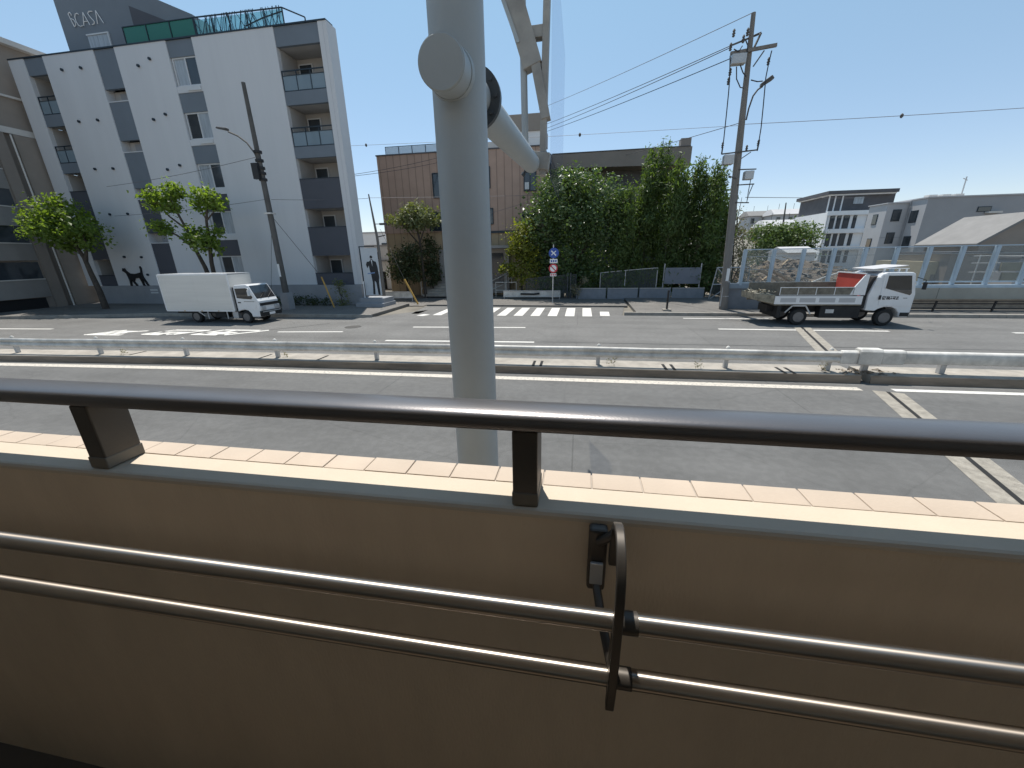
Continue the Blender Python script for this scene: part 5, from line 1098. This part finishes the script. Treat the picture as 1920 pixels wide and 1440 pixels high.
window(p.x+1.0,p.x+2.0,.9,p.z-.75,26,bh,1,WFRAME); boxo('shadow_strip',TAUPE,bh,p.x+.3,p.x+.5,25.97,25.998,.9,p.z-.8)
MB().tube([(p.x+2.4,25.95,0),(p.x+2.4,25.95,p.z)],.04,8).build('drain_pipe',RAILD,bh)
sf=thing('scaffold_frame','white tube scaffold frame standing behind the right barrier panes','scaffold',(20,24.5,0))
for px in (1828,1849,1862): p=AY(px,510,24.5); MB().tube([(p.x,24.5,0),(p.x,24.5,2.55)],.03,6).build('upright',LEDGE,sf)
x0_,x1_=AY(1815,510,24.5).x,AY(1868,510,24.5).x
for z in (1.2,1.7,2.15,2.5): MB().tube([(x0_,24.47,z),(x1_,24.47,z)],.02,6).build('ledger',LEDGE,sf)
hh=thing('brown_house','brown low house wall behind the scaffold frame','house',(20.5,25.5,0)); MB().box(x0_-.3,x1_+.6,25.4,29,0,2.6).build('wall',TAUPE,hh); MB().box(x0_-.4,x1_+.7,25.3,29.1,2.602,2.7).build('roof',ROOFD,hh)
for k,(a,lab) in enumerate(((492,'upper beige blind panel behind the last barrier panes'),(511,'lower beige blind panel behind the last barrier panes'))):
    p=AY(1883,a,25); q=AY(1906,a+15,25); m=MB(); m.box(p.x-.1,q.x+.4,24.95,25.05,q.z-.02,p.z); tag(m.build('blind_panel',pm('blind_beige',(.30,.27,.19),.7),None,(p.x,25,q.z)),lab,'panel','blind panels behind the barrier')
st_=thing('storage_shed','pale grey shed filling the far right behind the barrier','shed',(23,26,0)); p=AY(1912,490,26); MB().box(p.x,p.x+5,26,29,0,2.3).build('wall',HOUSEG,st_); MB().box(p.x-.1,p.x+5.1,25.9,29.1,2.302,2.42).build('roof',ROOFG,st_)
# distant roofs on the hill
far=[((1404,405,1470,392),140,'low grey hill roof at the far left of the distant row'),((1452,402,1522,388),132,'distant house with broad blue grey roof and aerial'),((1512,398,1560,390),145,'distant roof half hidden by the white balconied block'),((1436,424,1530,408),110,'long low distant house with shaded eaves above the dark green tree')]
for (a,b,c,d),y,lab in far:
    p=AY(a,b,y); q=AY(c,d,y); z0=gh(p.x,y); h=thing('distant_house',lab,'house',((p.x+q.x)/2,y,z0),'distant houses on the hill')
    MB().box(p.x+.6,q.x-.6,y+.6,y+9,z0-3,p.z).build('wall',HOUSEG if y>120 else TAUPE,h)
    m=MB(); m.hull8([(p.x,y,p.z),(q.x,y,p.z),(q.x,y+10,p.z),(p.x,y+10,p.z)],[(p.x+.5,y+4,q.z),(q.x-.5,y+4,q.z),(q.x-.5,y+6,q.z),(p.x+.5,y+6,q.z)]); m.build('roof',HOUSEG if y<140 else ROOFG,h)
    for k in range(3): xx=p.x+1.5+(q.x-p.x-3)*k/2; boxo('window',WIN,h,xx-.5,xx+.5,y+.55,y+.598,p.z-2.2,p.z-.7)
    for k in range(2): xx=p.x+3+4*k; MB().tube([(xx,y+5,q.z),(xx,y+5,q.z+1.6)],.05,5).build('aerial',CABLE,h)
h=thing('low_house','low white gabled shed roof in front of the dark green tree beyond the barrier','house',(20,44,0)); p=AY(1478,474,42); q=AY(1530,474,42); MB().box(p.x,q.x,42,46,0,p.z).build('wall',HOUSEW,h); MB().prism([(41.7,p.z+.002),(46.2,p.z+.002),(44,p.z+.55)],p.x-.2,q.x+.2,'x').build('roof',HOUSEG,h)
dp=thing('distant_pole','thin distant utility pole among the far hill roofs','utility pole',(62,125,6)); a=AY(1467,430,100); b=AY(1474,380,100); MB().tube([a,b],[.22,.12],6).build('mast',POLED,dp)
# far tree belt closing the horizon
bl=[]; rg=random.Random(5)
for k in range(60): x=-10+rg.random()*190; y=160+rg.random()*80; bl.append((x,y,gh(x,y)+2,7,6,rg.uniform(2,4)))
tag(leaves(bl,9000,1.5,seed=99,shell=.7).build('far_wood',L_HEDGE),'low far wood along the horizon behind the hill houses','wood',kind='stuff')
